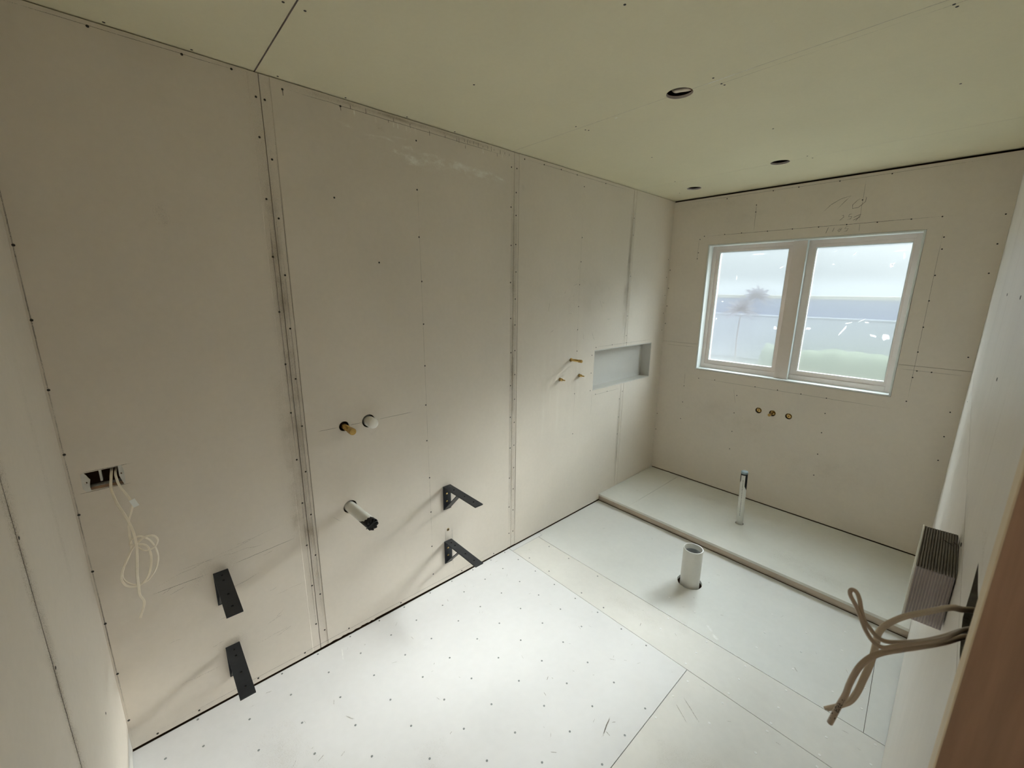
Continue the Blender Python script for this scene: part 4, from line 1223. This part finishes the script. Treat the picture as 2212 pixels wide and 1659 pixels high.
mc, frm, org = cable('switch_cable', 'taupe cable by the door jamb hanging lowest, with black handwriting near its cut end',
      [(1.91, 1.33, 1.292), (1.885, 1.32, 1.3015), (1.868, 1.31, 1.307), (1.85, 1.27, 1.3125), (1.834, 1.24, 1.3155), (1.818, 1.215, 1.316), (1.808, 1.2, 1.315), (1.801, 1.195, 1.307), (1.796, 1.19, 1.297), (1.793, 1.19, 1.283), (1.791, 1.19, 1.268), (1.79, 1.19, 1.255), (1.787, 1.19, 1.238), (1.783, 1.19, 1.211)],
      round_prof(.0028, 14), CABLE_D, Vector((0, 0, 1)))
# the handwriting: letters laid along the last stretch of the cable, on its camera side
def letters_on(frames, org, text, start, step, size, m, parent):
    FONT = {'M': [[(0, 0), (0, 1), (.5, .4), (1, 1), (1, 0)]], 'I': [[(.5, 0), (.5, 1)]], 'R': [[(0, 0), (0, 1), (.7, 1), (.8, .7), (.6, .5), (0, .5)], [(.4, .5), (.9, 0)]],
            'O': [[(.2, 0), (0, .5), (.2, 1), (.8, 1), (1, .5), (.8, 0), (.2, 0)]], 'L': [[(0, 1), (0, 0), (.8, 0)]], 'T': [[(.5, 0), (.5, 1)], [(0, 1), (1, 1)]], '.': [[(.4, 0), (.5, .12)]], ' ': []}
    cum = [0]
    for i in range(1, len(frames)):
        cum.append(cum[-1] + (frames[i][0] - frames[i - 1][0]).length)
    total = cum[-1]
    bm = bmesh.new()
    cp = cam.matrix_world.translation
    s = start
    for ch_ in text:
        for st in FONT[ch_]:
            pts = []
            for px, pz in st:
                ss = total - (s - px * size * .8)
                i = max(1, min(len(frames) - 1, next((k for k in range(len(cum)) if cum[k] >= ss), len(cum) - 1)))
                tt = (ss - cum[i - 1]) / max(1e-9, cum[i] - cum[i - 1])
                p = frames[i - 1][0].lerp(frames[i][0], tt)
                T = frames[i][1]
                view = (cp - (p + org)).normalized(); view = (view - T * view.dot(T)).normalized()
                side = T.cross(view)
                ang = (pz - .5) * size / .0028
                pts.append((p + (view * math.cos(ang) - side * math.sin(ang)) * .0029, T, view))
            for (a, T, v_), (b, _, _) in zip(pts[:-1], pts[1:]):
                d = b - a
                if d.length < 1e-7:
                    continue
                nn = d.cross(v_).normalized() * .00042
                quad(bm, [a - nn, a + nn, b + nn, b - nn])
        s -= step
    return link('handwriting', bm, m, parent)
letters_on(frm, org, 'MIRROR LT.', .040, .0034, .0034, INK, mc)

# ------------------------------------------------------------------ ribbed packer block on the right wall
t = empty('ribbed_block', (1.84, 1.65, 1.15))
tag(t, 'small lilac-grey corrugated block stuck on the right wall below its horizontal joint', 'block')
tl = Vector(t.location)
def ribbed(name, o0, eu, ev, nrm, nu, m):
    """fluted skin: ribs run along ev, pitch across eu"""
    bm = bmesh.new()
    o0, eu, ev, nrm = Vector(o0), Vector(eu), Vector(ev), Vector(nrm)
    k = nu * 6
    rows = []
    for j in range(5):
        row = []
        for i in range(k + 1):
            ph = (i / 6) % 1
            h = .0009 * (1 if ph < .28 else (0.35 if ph < .40 or ph > .9 else 0.0))
            row.append(bm.verts.new(o0 + eu * (i / k) + ev * (j / 4) + nrm * h))
        rows.append(row)
    for j in range(4):
        for i in range(k):
            q = bm.faces.new([rows[j][i], rows[j][i + 1], rows[j + 1][i + 1], rows[j + 1][i]])
            q.material_index = 1 if i % 6 < 2 else 0
    bmesh.ops.solidify(bm, geom=bm.faces[:], thickness=.0008)
    fixn(bm); local(bm, tl)
    return link(name, bm, [m, FLUTE_RIDGE], t)
ribbed('top_face', (1.8195, 1.563, 1.2445), (.0445, .003, 0), (-.0010, .174, 0), (0, 0, 1), 13, FLUTE_DK)
ribbed('front_face', (1.8195, 1.563, 1.150), (.0440, .010, -.004), (0, 0, .0945), (0, -1, 0), 13, FLUTE)
bm = bmesh.new()
box(bm, (1.8195, 1.573, 1.150), (1.8635, 1.737, 1.2438), 0, .0005); local(bm, tl)
link('core', bm, FLUTE, t)
bm = bmesh.new()
box(bm, (1.8170, 1.562, 1.149), (1.8193, 1.738, 1.2465), 0, .0003); local(bm, tl)
link('side_edge', bm, TAG, t)
bm = bmesh.new()
for a, b in (((1.846, 1.694), (1.858, 1.680)), ((1.852, 1.688), (1.859, 1.689)), ((1.858, 1.697), (1.861, 1.690))):
    d = Vector((b[0] - a[0], b[1] - a[1], 0)); nn = Vector((-d.y, d.x, 0)).normalized() * .0012
    a3, b3 = Vector((a[0], a[1], 1.2466)), Vector((b[0], b[1], 1.2466))
    quad(bm, [a3 - nn, a3 + nn, b3 + nn * .3, b3 - nn * .3])
local(bm, tl)
link('rust_scratch', bm, CUT, t)
